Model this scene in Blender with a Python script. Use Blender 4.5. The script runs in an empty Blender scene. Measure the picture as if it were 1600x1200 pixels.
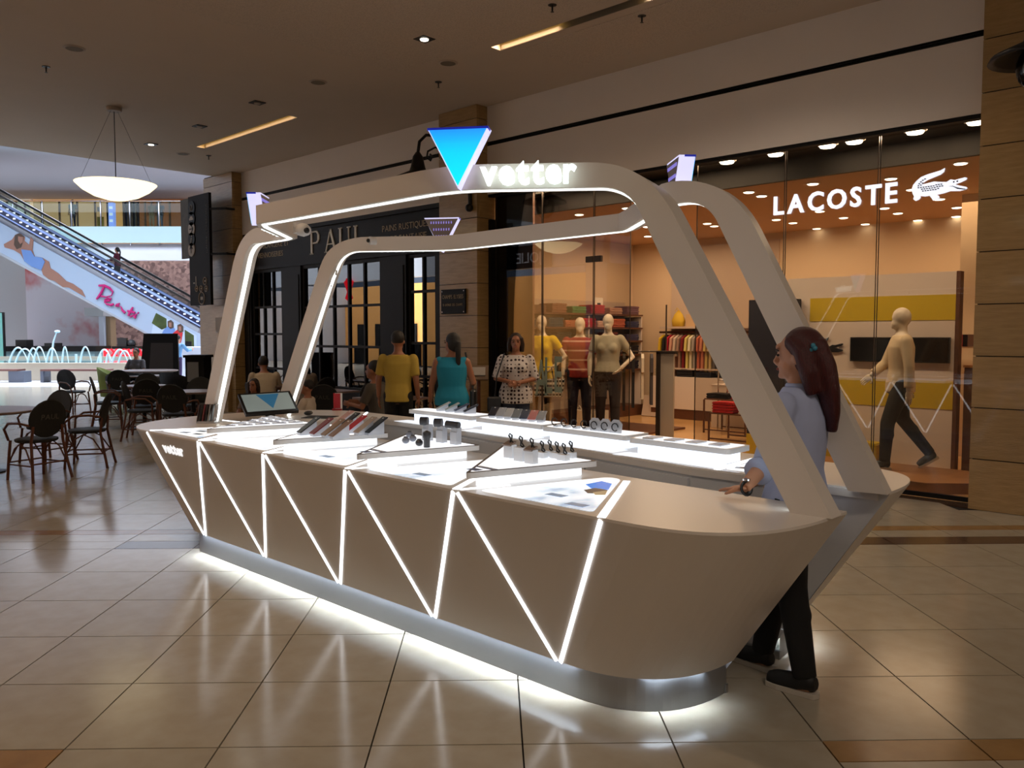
import bpy, bmesh, math, random
from mathutils import Vector, Matrix
random.seed(7)
C = bpy.context.scene.collection
sc = bpy.context.scene
R = math.radians
# ------------------------------------------------------------------ camera
FPX = 1295.0; CAMH = 1.65
PIT = math.atan(78 / 1295); YAW = R(46.3)
FW = Vector((-math.cos(YAW), math.sin(YAW), 0)); RT = Vector((math.sin(YAW), math.cos(YAW), 0)); UP = Vector((0, 0, 1))
FWD = FW * math.cos(PIT) - UP * math.sin(PIT); UPC = UP * math.cos(PIT) + FW * math.sin(PIT)
CAM = Vector((0, 0, CAMH))
cd = bpy.data.cameras.new('camera'); cam = bpy.data.objects.new('camera', cd); C.objects.link(cam)
cd.sensor_width = 36; cd.lens = FPX / 1600 * 36; cd.clip_start = .05; cd.clip_end = 300
mw = Matrix((( RT.x, UPC.x, -FWD.x, 0), (RT.y, UPC.y, -FWD.y, 0), (RT.z, UPC.z, -FWD.z, CAMH), (0, 0, 0, 1)))
cam.matrix_world = mw; sc.camera = cam
# ------------------------------------------------------------------ world, exposure
w = bpy.data.worlds.new('world'); sc.world = w; w.use_nodes = True
w.node_tree.nodes['Background'].inputs[0].default_value = (.55, .7, 1, 1)
w.node_tree.nodes['Background'].inputs[1].default_value = .35
vs = sc.view_settings; vs.view_transform = 'Standard'; vs.look = 'None'; vs.exposure = 0.0; vs.gamma = 1; vs.use_curve_mapping = False
try:
    sc.cycles.use_denoising = True; sc.cycles.max_bounces = 8; sc.cycles.transparent_max_bounces = 16
    sc.cycles.diffuse_bounces = 3; sc.cycles.glossy_bounces = 4; sc.cycles.transmission_bounces = 6
    sc.cycles.sample_clamp_indirect = 4.0; sc.cycles.caustics_reflective = False; sc.cycles.caustics_refractive = False
except Exception: pass
def area(name, loc, sx, sy, power, col, rot=(0, 0, 0), spread=180):
    l = bpy.data.lights.new(name, 'AREA'); l.shape = 'RECTANGLE'; l.size = sx; l.size_y = sy; l.energy = power; l.color = col
    l.spread = R(spread)
    o = bpy.data.objects.new(name, l); C.objects.link(o); o.location = loc; o.rotation_euler = rot; return o
WARM = (1.0, .73, .50)
# daylight from the glass roof over the atrium, then two added fill lights
area('skylight_daylight', FW * 30.5 - RT * 14 + Vector((0, 0, 11.5)), 44, 11, 9500, (.74, .85, 1.0), (0, 0, R(43.7)), 112)
area('south_fill_light', FW * 20 - RT * 32 + Vector((0, 0, 11.5)), 14, 12, 7000, (.80, .88, 1.0), (0, 0, R(43.7)), 110)  # added fill, brightens the south facade mirrored in the cafe panes
area('balcony_fill_light', FW * 47 - RT * 22 + Vector((0, 0, 10.2)), 26, 4, 2600, (.80, .87, 1.0), (0, 0, R(43.7)), 170)  # added fill under the atrium ceiling to brighten the white balcony slab
# the mall's own ceiling lamps (slots in the ceiling, in view and further along the hall)
WARMER = (1.0, .69, .44); PALE = (1.0, .84, .68)
for (x, y, l, e, c) in ((-13.05, 7.12, 3.0, 6, WARM), (-6.6, 7.12, .9, 12, WARM), (-4.1, 7.12, 1.7, 20, PALE), (-13.0, 1.2, 3.0, 10, WARMER), (-5.5, 1.2, 3.0, 12, WARMER), (2.0, 1.2, 3.0, 25, PALE), (-5.5, -4.8, 3.0, 14, WARMER), (2.0, 7.12, 3.0, 24, PALE), (2.0, -4.8, 3.0, 20, PALE)):
    area('ceiling_slot_lamp', (x, y, 5.09 if y > 7 else 4.99), l, .12, e * l, c, spread=180 if x > 0 else 130)
for (x, y) in ((-6.2, 12.6), (-3.6, 12.6), (-8.6, 12.6)):
    area('shop_ceiling_lamps', (x, y, 3.40), 1.8, 2.4, 50, (1, .70, .43))
for (x, y) in ((-7.5, 9.14), (-5.6, 9.14), (-3.3, 9.14)):
    area('shop_window_lamps', (x, y, 3.72), 1.6, .12, 48, (1, .72, .46))
# ------------------------------------------------------------------ pixel helper: a ray through the photograph meets a real plane
def P(x, y, ax, v):
    r = FWD + RT * ((x - 800) / FPX) + UPC * ((600 - y) / FPX); i = 'xyz'.index(ax)
    return CAM + r * ((v - CAM[i]) / r[i])
def PD(x, y, d):
    r = FWD + RT * ((x - 800) / FPX) + UPC * ((600 - y) / FPX)
    return CAM + r * (d / r.dot(FW))
def W(r, d, z=0):
    return FW * d + RT * r + Vector((0, 0, z))
# ------------------------------------------------------------------ materials
def lin(c): return tuple(((v / 255) / 12.92 if v / 255 <= .04045 else ((v / 255 + .055) / 1.055) ** 2.4) for v in c[:3]) + (1,)
MATS = {}
def mat(name, rgb, rough=.5, metal=0, emit=0, ecol=None, spec=.5, coat=0, noise=0, nscale=8, stretch=(1, 1, 1), bump=0, bscale=None, rnd=0, alpha=1, second=None):
    if name in MATS: return MATS[name]
    m = bpy.data.materials.new(name); MATS[name] = m; m.use_nodes = True
    nt = m.node_tree; b = nt.nodes['Principled BSDF']; L = nt.links
    col = lin(rgb)
    b.inputs['Base Color'].default_value = col; b.inputs['Roughness'].default_value = rough; b.inputs['Metallic'].default_value = metal
    b.inputs['Specular IOR Level'].default_value = spec; b.inputs['Coat Weight'].default_value = coat; b.inputs['Coat Roughness'].default_value = .06
    if emit:
        b.inputs['Emission Color'].default_value = lin(ecol or rgb); b.inputs['Emission Strength'].default_value = emit
    if alpha < 1: b.inputs['Alpha'].default_value = alpha
    if noise or bump or rnd:
        tc = nt.nodes.new('ShaderNodeTexCoord'); mp = nt.nodes.new('ShaderNodeMapping'); mp.inputs['Scale'].default_value = stretch
        L.new(tc.outputs['Object'], mp.inputs['Vector'])
        n = nt.nodes.new('ShaderNodeTexNoise'); n.inputs['Scale'].default_value = nscale; n.inputs['Detail'].default_value = 5
        L.new(mp.outputs['Vector'], n.inputs['Vector'])
        if noise or rnd:
            mx = nt.nodes.new('ShaderNodeMix'); mx.data_type = 'RGBA'
            d = lin(second) if second else tuple(v * (1 - noise) for v in col[:3]) + (1,)
            mx.inputs['A'].default_value = col; mx.inputs['B'].default_value = d
            mr = nt.nodes.new('ShaderNodeMapRange'); mr.inputs['From Min'].default_value = .35; mr.inputs['From Max'].default_value = .68
            L.new(n.outputs['Fac'], mr.inputs['Value'])
            src = mr.outputs['Result']
            L.new(src, mx.inputs['Factor']); out = mx.outputs['Result']
            if rnd:
                oi = nt.nodes.new('ShaderNodeObjectInfo'); ge = nt.nodes.new('ShaderNodeNewGeometry'); ad = nt.nodes.new('ShaderNodeMath'); ad.operation = 'ADD'
                L.new(oi.outputs['Random'], ad.inputs[0]); L.new(ge.outputs['Random Per Island'], ad.inputs[1])
                fr = nt.nodes.new('ShaderNodeMath'); fr.operation = 'FRACT'; L.new(ad.outputs[0], fr.inputs[0])
                mr2 = nt.nodes.new('ShaderNodeMapRange'); mr2.inputs['To Min'].default_value = 1 - rnd; mr2.inputs['To Max'].default_value = 1 + rnd * .4
                L.new(fr.outputs[0], mr2.inputs['Value'])
                hs = nt.nodes.new('ShaderNodeHueSaturation'); L.new(mr2.outputs['Result'], hs.inputs['Value']); L.new(out, hs.inputs['Color']); out = hs.outputs['Color']
            L.new(out, b.inputs['Base Color'])
        if bump:
            bp = nt.nodes.new('ShaderNodeBump'); bp.inputs['Strength'].default_value = bump; bp.inputs['Distance'].default_value = .01
            n2 = n
            if bscale:
                n2 = nt.nodes.new('ShaderNodeTexNoise'); n2.inputs['Scale'].default_value = bscale; L.new(mp.outputs['Vector'], n2.inputs['Vector'])
            L.new(n2.outputs['Fac'], bp.inputs['Height']); L.new(bp.outputs['Normal'], b.inputs['Normal'])
    return m
def glass(name, tint=(235, 240, 238), ior=1.5, rough=0.0):
    if name in MATS: return MATS[name]
    m = bpy.data.materials.new(name); MATS[name] = m; m.use_nodes = True; nt = m.node_tree; L = nt.links
    nt.nodes.remove(nt.nodes['Principled BSDF']); out = nt.nodes['Material Output']
    t = nt.nodes.new('ShaderNodeBsdfTransparent'); t.inputs[0].default_value = lin(tint)
    g = nt.nodes.new('ShaderNodeBsdfGlossy'); g.inputs['Roughness'].default_value = rough
    f = nt.nodes.new('ShaderNodeFresnel'); f.inputs['IOR'].default_value = ior
    mx = nt.nodes.new('ShaderNodeMixShader'); L.new(f.outputs[0], mx.inputs[0]); L.new(t.outputs[0], mx.inputs[1]); L.new(g.outputs[0], mx.inputs[2]); L.new(mx.outputs[0], out.inputs[0])
    return m
def emis(name, rgb, strength):
    return mat(name, rgb, .6, emit=strength)
def pattern(name, kind, a, b, scale=20, rough=.7, emit=0):
    if name in MATS: return MATS[name]
    m = bpy.data.materials.new(name); MATS[name] = m; m.use_nodes = True; nt = m.node_tree; L = nt.links; bs = nt.nodes['Principled BSDF']
    bs.inputs['Roughness'].default_value = rough
    tc = nt.nodes.new('ShaderNodeTexCoord'); mp = nt.nodes.new('ShaderNodeMapping'); L.new(tc.outputs['Object'], mp.inputs['Vector'])
    mx = nt.nodes.new('ShaderNodeMix'); mx.data_type = 'RGBA'; mx.inputs['A'].default_value = lin(a); mx.inputs['B'].default_value = lin(b)
    if kind == 'dots':
        v = nt.nodes.new('ShaderNodeTexVoronoi'); v.inputs['Scale'].default_value = scale; v.inputs['Randomness'].default_value = .25; L.new(mp.outputs[0], v.inputs['Vector'])
        c = nt.nodes.new('ShaderNodeMath'); c.operation = 'LESS_THAN'; c.inputs[1].default_value = .34; L.new(v.outputs['Distance'], c.inputs[0]); fac = c.outputs[0]
    elif kind == 'check':
        v = nt.nodes.new('ShaderNodeTexChecker'); v.inputs['Scale'].default_value = scale; L.new(mp.outputs[0], v.inputs['Vector']); fac = v.outputs['Fac']
    elif kind == 'stripe':
        s = nt.nodes.new('ShaderNodeSeparateXYZ'); L.new(mp.outputs[0], s.inputs[0])
        c = nt.nodes.new('ShaderNodeMath'); c.operation = 'MULTIPLY'; c.inputs[1].default_value = scale; L.new(s.outputs['Z'], c.inputs[0])
        d = nt.nodes.new('ShaderNodeMath'); d.operation = 'FRACT'; L.new(c.outputs[0], d.inputs[0])
        e = nt.nodes.new('ShaderNodeMath'); e.operation = 'LESS_THAN'; e.inputs[1].default_value = .18; L.new(d.outputs[0], e.inputs[0]); fac = e.outputs[0]
    elif kind == 'cloud':
        v = nt.nodes.new('ShaderNodeTexNoise'); v.inputs['Scale'].default_value = scale; v.inputs['Detail'].default_value = 4; L.new(mp.outputs[0], v.inputs['Vector'])
        c = nt.nodes.new('ShaderNodeMapRange'); c.inputs['From Min'].default_value = .5; c.inputs['From Max'].default_value = .62; L.new(v.outputs['Fac'], c.inputs['Value']); fac = c.outputs['Result']
    elif kind == 'mosaic':
        v = nt.nodes.new('ShaderNodeTexVoronoi'); v.inputs['Scale'].default_value = scale; L.new(mp.outputs[0], v.inputs['Vector'])
        c = nt.nodes.new('ShaderNodeSeparateColor'); L.new(v.outputs['Color'], c.inputs[0]); fac = c.outputs[0]
    L.new(fac, mx.inputs['Factor']); L.new(mx.outputs['Result'], bs.inputs['Base Color'])
    if emit:
        L.new(mx.outputs['Result'], bs.inputs['Emission Color']); bs.inputs['Emission Strength'].default_value = emit
    return m
# ------------------------------------------------------------------ mesh helpers
WOFF = {}
def tag(o, label=None, cat=None, group=None, kind=None):
    if label: o['label'] = label
    if cat: o['category'] = cat
    if group: o['group'] = group
    if kind: o['kind'] = kind
    return o
def thing(name, label, cat, loc=(0, 0, 0), rz=0, group=None, kind=None):
    o = bpy.data.objects.new(name, None); C.objects.link(o); o.location = loc; o.rotation_euler = (0, 0, rz); o.empty_display_size = .1
    WOFF[o.name] = Vector(loc); return tag(o, label, cat, group, kind)
def obj(name, me, parent=None):
    o = bpy.data.objects.new(name, me); C.objects.link(o)
    if parent: o.parent = parent; WOFF[o.name] = WOFF.get(parent.name, Vector())
    else: WOFF[o.name] = Vector()
    return o
def copy_tree(o, parent=None):
    c = o.copy(); C.objects.link(c); c.parent = parent
    for ch in o.children: copy_tree(ch, c)
    return c
class B:
    def __init__(s): s.v = []; s.f = []
    def add(s, vs, fs):
        k = len(s.v); s.v += [Vector(p) for p in vs]; s.f += [tuple(i + k for i in f) for f in fs]; return s
    def box(s, x0, x1, y0, y1, z0, z1):
        return s.add([(x0, y0, z0), (x1, y0, z0), (x1, y1, z0), (x0, y1, z0), (x0, y0, z1), (x1, y0, z1), (x1, y1, z1), (x0, y1, z1)],
                     [(0, 3, 2, 1), (4, 5, 6, 7), (0, 1, 5, 4), (1, 2, 6, 5), (2, 3, 7, 6), (3, 0, 4, 7)])
    def obox(s, c, size, mtx=None, rz=0):
        m = mtx or Matrix.Rotation(rz, 3, 'Z'); c = Vector(c); h = [k / 2 for k in size]
        vs = [c + m @ Vector((a * h[0], b * h[1], d * h[2])) for d in (-1, 1) for (a, b) in ((-1, -1), (1, -1), (1, 1), (-1, 1))]
        return s.add(vs, [(0, 3, 2, 1), (4, 5, 6, 7), (0, 1, 5, 4), (1, 2, 6, 5), (2, 3, 7, 6), (3, 0, 4, 7)])
    def bar(s, a, b, wd, th, nrm=(0, 0, 1)):
        a = Vector(a); b = Vector(b); d = (b - a); n = Vector(nrm); n = (n - d * (n.dot(d) / d.dot(d))).normalized(); sd = d.normalized().cross(n) * (wd / 2); n = n * (th / 2)
        vs = [a - sd - n, a + sd - n, a + sd + n, a - sd + n, b - sd - n, b + sd - n, b + sd + n, b - sd + n]
        return s.add(vs, [(3, 2, 1, 0), (4, 5, 6, 7), (0, 1, 5, 4), (1, 2, 6, 5), (2, 3, 7, 6), (3, 0, 4, 7)])
    def tube(s, pts, rad, n=8, caps=True):
        pts = [Vector(p) for p in pts]; rs = rad if isinstance(rad, (list, tuple)) else [rad] * len(pts); k = len(s.v); ref = None
        for i, p in enumerate(pts):
            t = (pts[min(i + 1, len(pts) - 1)] - pts[max(i - 1, 0)]).normalized()
            if ref is None: ref = t.orthogonal().normalized()
            else: ref = (ref - t * ref.dot(t)); ref = ref.normalized() if ref.length > 1e-6 else t.orthogonal().normalized()
            b = t.cross(ref); r = rs[i]; ra, rb = r if isinstance(r, tuple) else (r, r)
            for j in range(n):
                an = 2 * math.pi * j / n; s.v.append(p + ref * (math.cos(an) * ra) + b * (math.sin(an) * rb))
        for i in range(len(pts) - 1):
            for j in range(n):
                a = k + i * n + j; c2 = k + i * n + (j + 1) % n; s.f.append((a, c2, c2 + n, a + n))
        if caps: s.f.append(tuple(k + j for j in reversed(range(n)))); s.f.append(tuple(k + (len(pts) - 1) * n + j for j in range(n)))
        return s
    def lathe(s, prof, c=(0, 0, 0), n=20, sx=1, sy=1):
        k = len(s.v); c = Vector(c)
        for (r, z) in prof:
            for j in range(n):
                an = 2 * math.pi * j / n; s.v.append(c + Vector((math.cos(an) * r * sx, math.sin(an) * r * sy, z)))
        for i in range(len(prof) - 1):
            for j in range(n):
                a = k + i * n + j; b = k + i * n + (j + 1) % n; s.f.append((a, b, b + n, a + n))
        s.f.append(tuple(k + j for j in reversed(range(n)))); s.f.append(tuple(k + (len(prof) - 1) * n + j for j in range(n)))
        return s
    def loft(s, secs, n=16):
        k = len(s.v)
        for (x, y, z, rx, ry) in secs:
            for j in range(n):
                an = 2 * math.pi * j / n; s.v.append(Vector((x + math.cos(an) * rx, y + math.sin(an) * ry, z)))
        for i in range(len(secs) - 1):
            for j in range(n):
                a = k + i * n + j; b = k + i * n + (j + 1) % n; s.f.append((a, b, b + n, a + n))
        s.f.append(tuple(k + j for j in reversed(range(n)))); s.f.append(tuple(k + (len(secs) - 1) * n + j for j in range(n)))
        return s
    def ball(s, c, r, n=12, m=8, mtx=None):
        c = Vector(c); rx, ry, rz = r if isinstance(r, tuple) else (r, r, r); k = len(s.v); m3 = mtx or Matrix.Identity(3)
        for i in range(1, m):
            ph = math.pi * i / m
            for j in range(n):
                an = 2 * math.pi * j / n; s.v.append(c + m3 @ Vector((rx * math.sin(ph) * math.cos(an), ry * math.sin(ph) * math.sin(an), -rz * math.cos(ph))))
        for i in range(m - 2):
            for j in range(n):
                a = k + i * n + j; b = k + i * n + (j + 1) % n; s.f.append((a, b, b + n, a + n))
        s.v.append(c + m3 @ Vector((0, 0, -rz))); s.v.append(c + m3 @ Vector((0, 0, rz))); lo = len(s.v) - 2; hi = lo + 1
        for j in range(n):
            s.f.append((k + (j + 1) % n, k + j, lo)); s.f.append((k + (m - 2) * n + j, k + (m - 2) * n + (j + 1) % n, hi))
        return s
    def prism(s, poly, z0, z1):
        n = len(poly); vs = [(p[0], p[1], z0) for p in poly] + [(p[0], p[1], z1) for p in poly]
        return s.add(vs, [tuple(reversed(range(n))), tuple(range(n, 2 * n))] + [(i, (i + 1) % n, (i + 1) % n + n, i + n) for i in range(n)])
    def slab(s, poly, o, ux, uy, th):
        """flat outline poly (2d) in the plane o,ux,uy; th thick towards -normal"""
        o = Vector(o); ux = Vector(ux); uy = Vector(uy); nn = ux.cross(uy).normalized(); n = len(poly)
        vs = [o + ux * p[0] + uy * p[1] for p in poly] + [o + ux * p[0] + uy * p[1] - nn * th for p in poly]
        return s.add(vs, [tuple(range(n)), tuple(reversed(range(n, 2 * n)))] + [(i + n, (i + 1) % n + n, (i + 1) % n, i) for i in range(n)])
    def mesh(s, name, m, off=None, smooth=False):
        me = bpy.data.meshes.new(name); off = off or Vector()
        me.from_pydata([tuple(v - off) for v in s.v], [], s.f)
        if m: me.materials.append(m if not isinstance(m, str) else MATS[m])
        if smooth: me.polygons.foreach_set('use_smooth', [True] * len(me.polygons))
        me.update(); return me
    def build(s, name, m, parent=None, smooth=False, local=False, bevel=0):
        off = Vector() if (local or not parent) else WOFF.get(parent.name, Vector())
        me = s.mesh(name, m, off, smooth)
        bm = bmesh.new(); bm.from_mesh(me); bmesh.ops.recalc_face_normals(bm, faces=bm.faces)
        if bevel: bmesh.ops.bevel(bm, geom=bm.edges[:], offset=bevel, segments=1, affect='EDGES', clamp_overlap=True)
        bm.to_mesh(me); bm.free()
        return obj(name, me, parent)
TMP = {}
def text_mesh(ch, size=1, extrude=.02, bold=0):
    key = (ch, size, extrude, bold)
    if key in TMP: return TMP[key]
    cu = bpy.data.curves.new('t', 'FONT'); cu.body = ch; cu.size = size; cu.extrude = extrude; cu.offset = bold; cu.resolution_u = 3
    o = bpy.data.objects.new('t', cu); C.objects.link(o); dg = bpy.context.evaluated_depsgraph_get()
    me = bpy.data.meshes.new_from_object(o.evaluated_get(dg)); bpy.data.objects.remove(o); bpy.data.curves.remove(cu)
    xs = [v.co.x for v in me.vertices] or [0]; TMP[key] = (me, min(xs), max(xs)); return TMP[key]
def letters(txt, o, right, up, size, m, parent, depth=.02, bold=0, name='letter', joined=False, gap=.12, widths=1.0, center=False):
    """one mesh per letter (or one for the line), standing on the line from o along right"""
    o = Vector(o); right = Vector(right).normalized(); up = Vector(up).normalized(); nn = right.cross(up); x = 0; items = []
    for ch in txt:
        if ch == ' ': x += size * .35; continue
        me, a, b = text_mesh(ch, size, depth / 2, bold)
        items.append((me, x - a * widths)); x += (b - a) * widths + size * gap
    if center: o = o - right * (x / 2)
    res = []; acc = B()
    for me, dx in items:
        bb = acc if joined else B()
        bb.add([o + right * (v.co.x * widths + dx) + up * v.co.y + nn * (v.co.z + depth / 2) for v in me.vertices], [tuple(p.vertices) for p in me.polygons])
        if not joined: res.append(bb.build(name, m, parent))
    if joined: res.append(tag(acc.build(name, m, parent), kind='stuff'))
    return res
def remesh(bb, voxel, it=4, m=None, name='m'):
    me = bb.mesh('r', None); o = bpy.data.objects.new('r', me); C.objects.link(o)
    bm = bmesh.new(); bm.from_mesh(me); bmesh.ops.recalc_face_normals(bm, faces=bm.faces); bm.to_mesh(me); bm.free()
    md = o.modifiers.new('r', 'REMESH'); md.mode = 'VOXEL'; md.voxel_size = voxel; md.use_smooth_shade = True
    if it: sm = o.modifiers.new('s', 'SMOOTH'); sm.factor = .5; sm.iterations = it
    dg = bpy.context.evaluated_depsgraph_get(); r = bpy.data.meshes.new_from_object(o.evaluated_get(dg)); r.name = name
    bpy.data.objects.remove(o); bpy.data.meshes.remove(me)
    r.materials.clear()
    if m: r.materials.append(m)
    r.polygons.foreach_set('use_smooth', [True] * len(r.polygons)); return r
def arcpts(c, r, a0, a1, n, ax='xz'):
    i, j = 'xyz'.index(ax[0]), 'xyz'.index(ax[1]); out = []
    for k in range(n + 1):
        a = R(a0 + (a1 - a0) * k / n); p = Vector(c); p[i] += r * math.cos(a); p[j] += r * math.sin(a); out.append(p)
    return out
# ================================================================== THE HALL
mat('tile', (176, 167, 150), .17, spec=.45, noise=.1, nscale=7.0, rnd=.07, second=(168, 157, 139))
mat('tile_amber', (158, 122, 78), .18, spec=.45, noise=.15, nscale=8, rnd=.1)
mat('tile_brown', (94, 72, 58), .18, spec=.45, noise=.3, nscale=9, rnd=.1)
mat('grout', (34, 28, 24), .9)
mat('plaster', (230, 219, 210), .85, noise=.03, nscale=2)
mat('ceiling_paint', (202, 184, 166), .9, noise=.03, nscale=1.5)
mat('travertine', (176, 142, 94), .35, spec=.5, coat=.25, noise=.4, nscale=3.2, stretch=(1.2, 1.2, 9), bump=.25, bscale=14, rnd=.12, second=(158, 125, 78))
mat('joint', (40, 32, 25), .9)
mat('black_paint', (15, 13, 12), .55, spec=.2)
mat('dark_metal', (24, 22, 21), .45, metal=.3)
mat('gold_print', (150, 128, 92), .5)
mat('white_wall', (225, 225, 228), .8)
S2 = 2 ** -.5
floor = B().box(-64, 12, -14, 46, -.3, -.02).build('floor', 'grout'); tag(floor, kind='structure')
TA, TB, A0, B0 = .608, .622, -1.10, 3.868
def tile_mesh(a0, a1, b0, b1, m, nm):
    g = .003; bb = B().box(a0 + g, a1 - g, b0 + g, b1 - g, -.025, 0)
    return bb
def rot(p): return Vector(((p.x - p.y) * S2, (p.x + p.y) * S2, p.z))     # (a, b) grid -> world
pieces = []   # (a0,a1,b0,b1,mat)
for i in range(-80, 40):
    for j in range(-20, 90):
        a, b = A0 + i * TA, B0 + j * TB; c = rot(Vector((a + TA / 2, b + TB / 2, 0)))
        if not (-46 < c.x < 7 and -9 < c.y < 32): continue
        if c.y > 8.72 and c.x > -17.3: continue
        d = c.dot(FW); lat = abs(c.dot(RT))
        if d > 26: continue
        row = j
        if row == 4 and a > -4.8:
            pieces.append((a, a + TA, b, b + .235, 'tile_brown' if a > -2.95 else 'tile', c)); pieces.append((a, a + TA, b + .235, b + .465, 'tile', c)); pieces.append((a, a + TA, b + .465, b + TB, 'tile_amber', c))
        elif row == -2 and (a < -1.9 or a > 1.2) and a < 6:
            pieces.append((a, a + TA, b, b + .235, 'tile_brown', c)); pieces.append((a, a + TA, b + .235, b + .455, 'tile', c)); pieces.append((a, a + TA, b + .455, b + TB, 'tile_amber', c))
        else: pieces.append((a, a + TA, b, b + TB, 'tile', c))
def in_view(c):
    d = c.dot(FW); return d > 2.2 and abs(c.dot(RT)) < d * .66 + .4
vis = sorted([p for p in pieces if in_view(p[5])], key=lambda p: p[5].dot(FW))
near = vis[:300]; nid = set(id(p) for p in near); cache = {}
for p in near:
    a0, a1, b0, b1, m, c = p; key = (round(b1 - b0, 3), m)
    if key not in cache:
        cache[key] = B().box(.0035 - TA / 2, TA / 2 - .0035, .0035 - (b1 - b0) / 2, (b1 - b0) / 2 - .0035, -.025, 0).mesh('tile', MATS[m])
    o = bpy.data.objects.new('tile', cache[key]); C.objects.link(o); o.parent = floor
    o.location = rot(Vector(((a0 + a1) / 2, (b0 + b1) / 2, 0))); o.rotation_euler = (0, 0, R(45))
far = {}
for p in pieces:
    if id(p) in nid: continue
    a0, a1, b0, b1, m, c = p; bb = far.setdefault(m, B())
    q = [rot(Vector((x, y, 0))) for (x, y) in ((a0 + .003, b0 + .003), (a1 - .003, b0 + .003), (a1 - .003, b1 - .003), (a0 + .003, b1 - .003))]
    lo = [v - Vector((0, 0, .02)) for v in q]
    bb.add(q + lo, [(0, 1, 2, 3), (0, 4, 5, 1), (1, 5, 6, 2), (2, 6, 7, 3), (3, 7, 4, 0)])
for m, bb in far.items():
    tag(bb.build('tile_field', m, floor), kind='stuff')
mat('atrium_stone', (206, 208, 214), .22, spec=.5, noise=.06, nscale=1.2)
bb = B(); q = [W(-60, 25.6), W(20, 25.6), W(20, 64), W(-60, 64)]
bb.add([v + Vector((0, 0, -.004)) for v in q] + [v + Vector((0, 0, -.1)) for v in q], [(0, 1, 2, 3), (7, 6, 5, 4), (0, 4, 5, 1), (1, 5, 6, 2), (2, 6, 7, 3), (3, 7, 4, 0)])
tag(bb.build('floor_atrium', 'atrium_stone'), kind='structure')
# ---- ceiling with two light slots
CZ = 5.02
ce = B(); YS0, YS1 = 7.04, 7.20; SL = [(-14.6, -11.5), (-7.07, -3.2)]
ce.box(-17.05, 8, -9, YS0, CZ, CZ + .35); ce.box(-17.05, 8, YS1, 8.8, CZ, CZ + .35)
for x0, x1 in ((-17.05, SL[0][0]), (SL[0][1], SL[1][0]), (SL[1][1], 8)): ce.box(x0, x1, YS0, YS1, CZ, CZ + .35)
ceiling = tag(ce.build('ceiling', 'ceiling_paint'), kind='structure')
mat('slot_lit', (255, 214, 110), .6, emit=2.0, ecol=(255, 210, 100)); mat('slot_dark', (120, 108, 92), .8)
for k, (x0, x1) in enumerate(SL):
    t = thing('slot_light', ('yellow recessed light slot in the ceiling above the cafe front', 'yellow recessed light slot in the ceiling above the clothes shop')[k], 'ceiling light', ((x0 + x1) / 2, 7.12, CZ), group='recessed ceiling light slots')
    B().box(x0, x1, YS0 - .004, YS0 + .004, CZ + .004, CZ + .16).box(x0, x1, YS1 - .004, YS1 + .004, CZ + .004, CZ + .16).build('housing', 'slot_dark', t)
    for (a, b) in ([(x0, x1)] if k == 0 else [(x0, -6.1), (-5.0, x1)]):
        B().box(a + .01, b - .01, YS0 + .005, YS1 - .005, CZ + .09, CZ + .12).build('diffuser', 'slot_lit', t)
    if k: B().box(-6.1, -5.0, YS0 + .005, YS1 - .005, CZ + .09, CZ + .12).build('blank_plate', 'slot_dark', t)
pm = pattern('perforated', 'dots', (202, 185, 168), (168, 152, 136), 60, .9)
tag(B().box(-8.6, 6, 2.2, 6.9, CZ - .006, CZ + .002).box(-6.8, 6, 7.34, 8.35, CZ - .006, CZ + .002).build('perforated_panel', pm, ceiling), 'finely perforated plaster panel')
# ---- wall above the shops, groove trims
wall = B(); wall.box(-17.5, 4, 8.8, 9.05, 3.73, 4.44); wall.box(-17.5, 4, 8.8, 9.05, 4.50, CZ + .3); wall.box(-17.5, 4, 8.84, 9.05, 4.43, 4.51)
wall = tag(wall.build('wall_shopside', 'plaster'), kind='structure')
for x0, x1 in ((-16.25, -9.76), (-8.92, -2.24)):
    g = B(); g.box(x0, x1, 8.80, 8.842, 4.445, 4.455); g.box(x0, x1, 8.795, 8.842, 4.467, 4.475); g.box(x0, x1, 8.80, 8.842, 4.488, 4.497)
    tag(g.build('trim_groove', 'black_paint'), kind='structure')
tag(B().box(-17.7, -17.45, 8.85, 30, 0, CZ + 2).build('wall_return', 'plaster'), kind='structure')
tag(B().box(-1.4, 6, 8.6, 9.0, 0, CZ).build('wall_east', 'plaster'), kind='structure')
tag(B().box(6, 6.3, -9, 9, 0, CZ).build('wall_end', 'plaster'), kind='structure')
# ---- stone pillars
CH = .482
for k, (x0, x1) in enumerate(((-17.52, -16.26), (-9.76, -8.92), (-2.24, -1.35))):
    core = tag(B().box(x0 + .02, x1 - .02, 8.60, 9.3, 0, CZ + .02).build('stone_pillar', 'joint'), 'stone pillar', kind='structure')
    z = 0.0; fr = {}; 
    while z < CZ - .02:
        h = min(CH, CZ - z); key = round(h, 3)
        if key not in fr:
            fr[key] = (B().box(x0, x1, 8.585, 8.64, .004, h - .006).mesh('stone_block', MATS['travertine']), B().box(x1 - .03, x1 + .001, 8.642, 9.0, .004, h - .006).mesh('stone_block', MATS['travertine']), B().box(x0 - .001, x0 + .03, 8.642, 9.0, .004, h - .006).mesh('stone_block', MATS['travertine']))
        for me in fr[key]:
            o = bpy.data.objects.new('stone_block', me); C.objects.link(o); o.parent = core; o.location = (0, 0, z)
        z += CH
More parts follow.
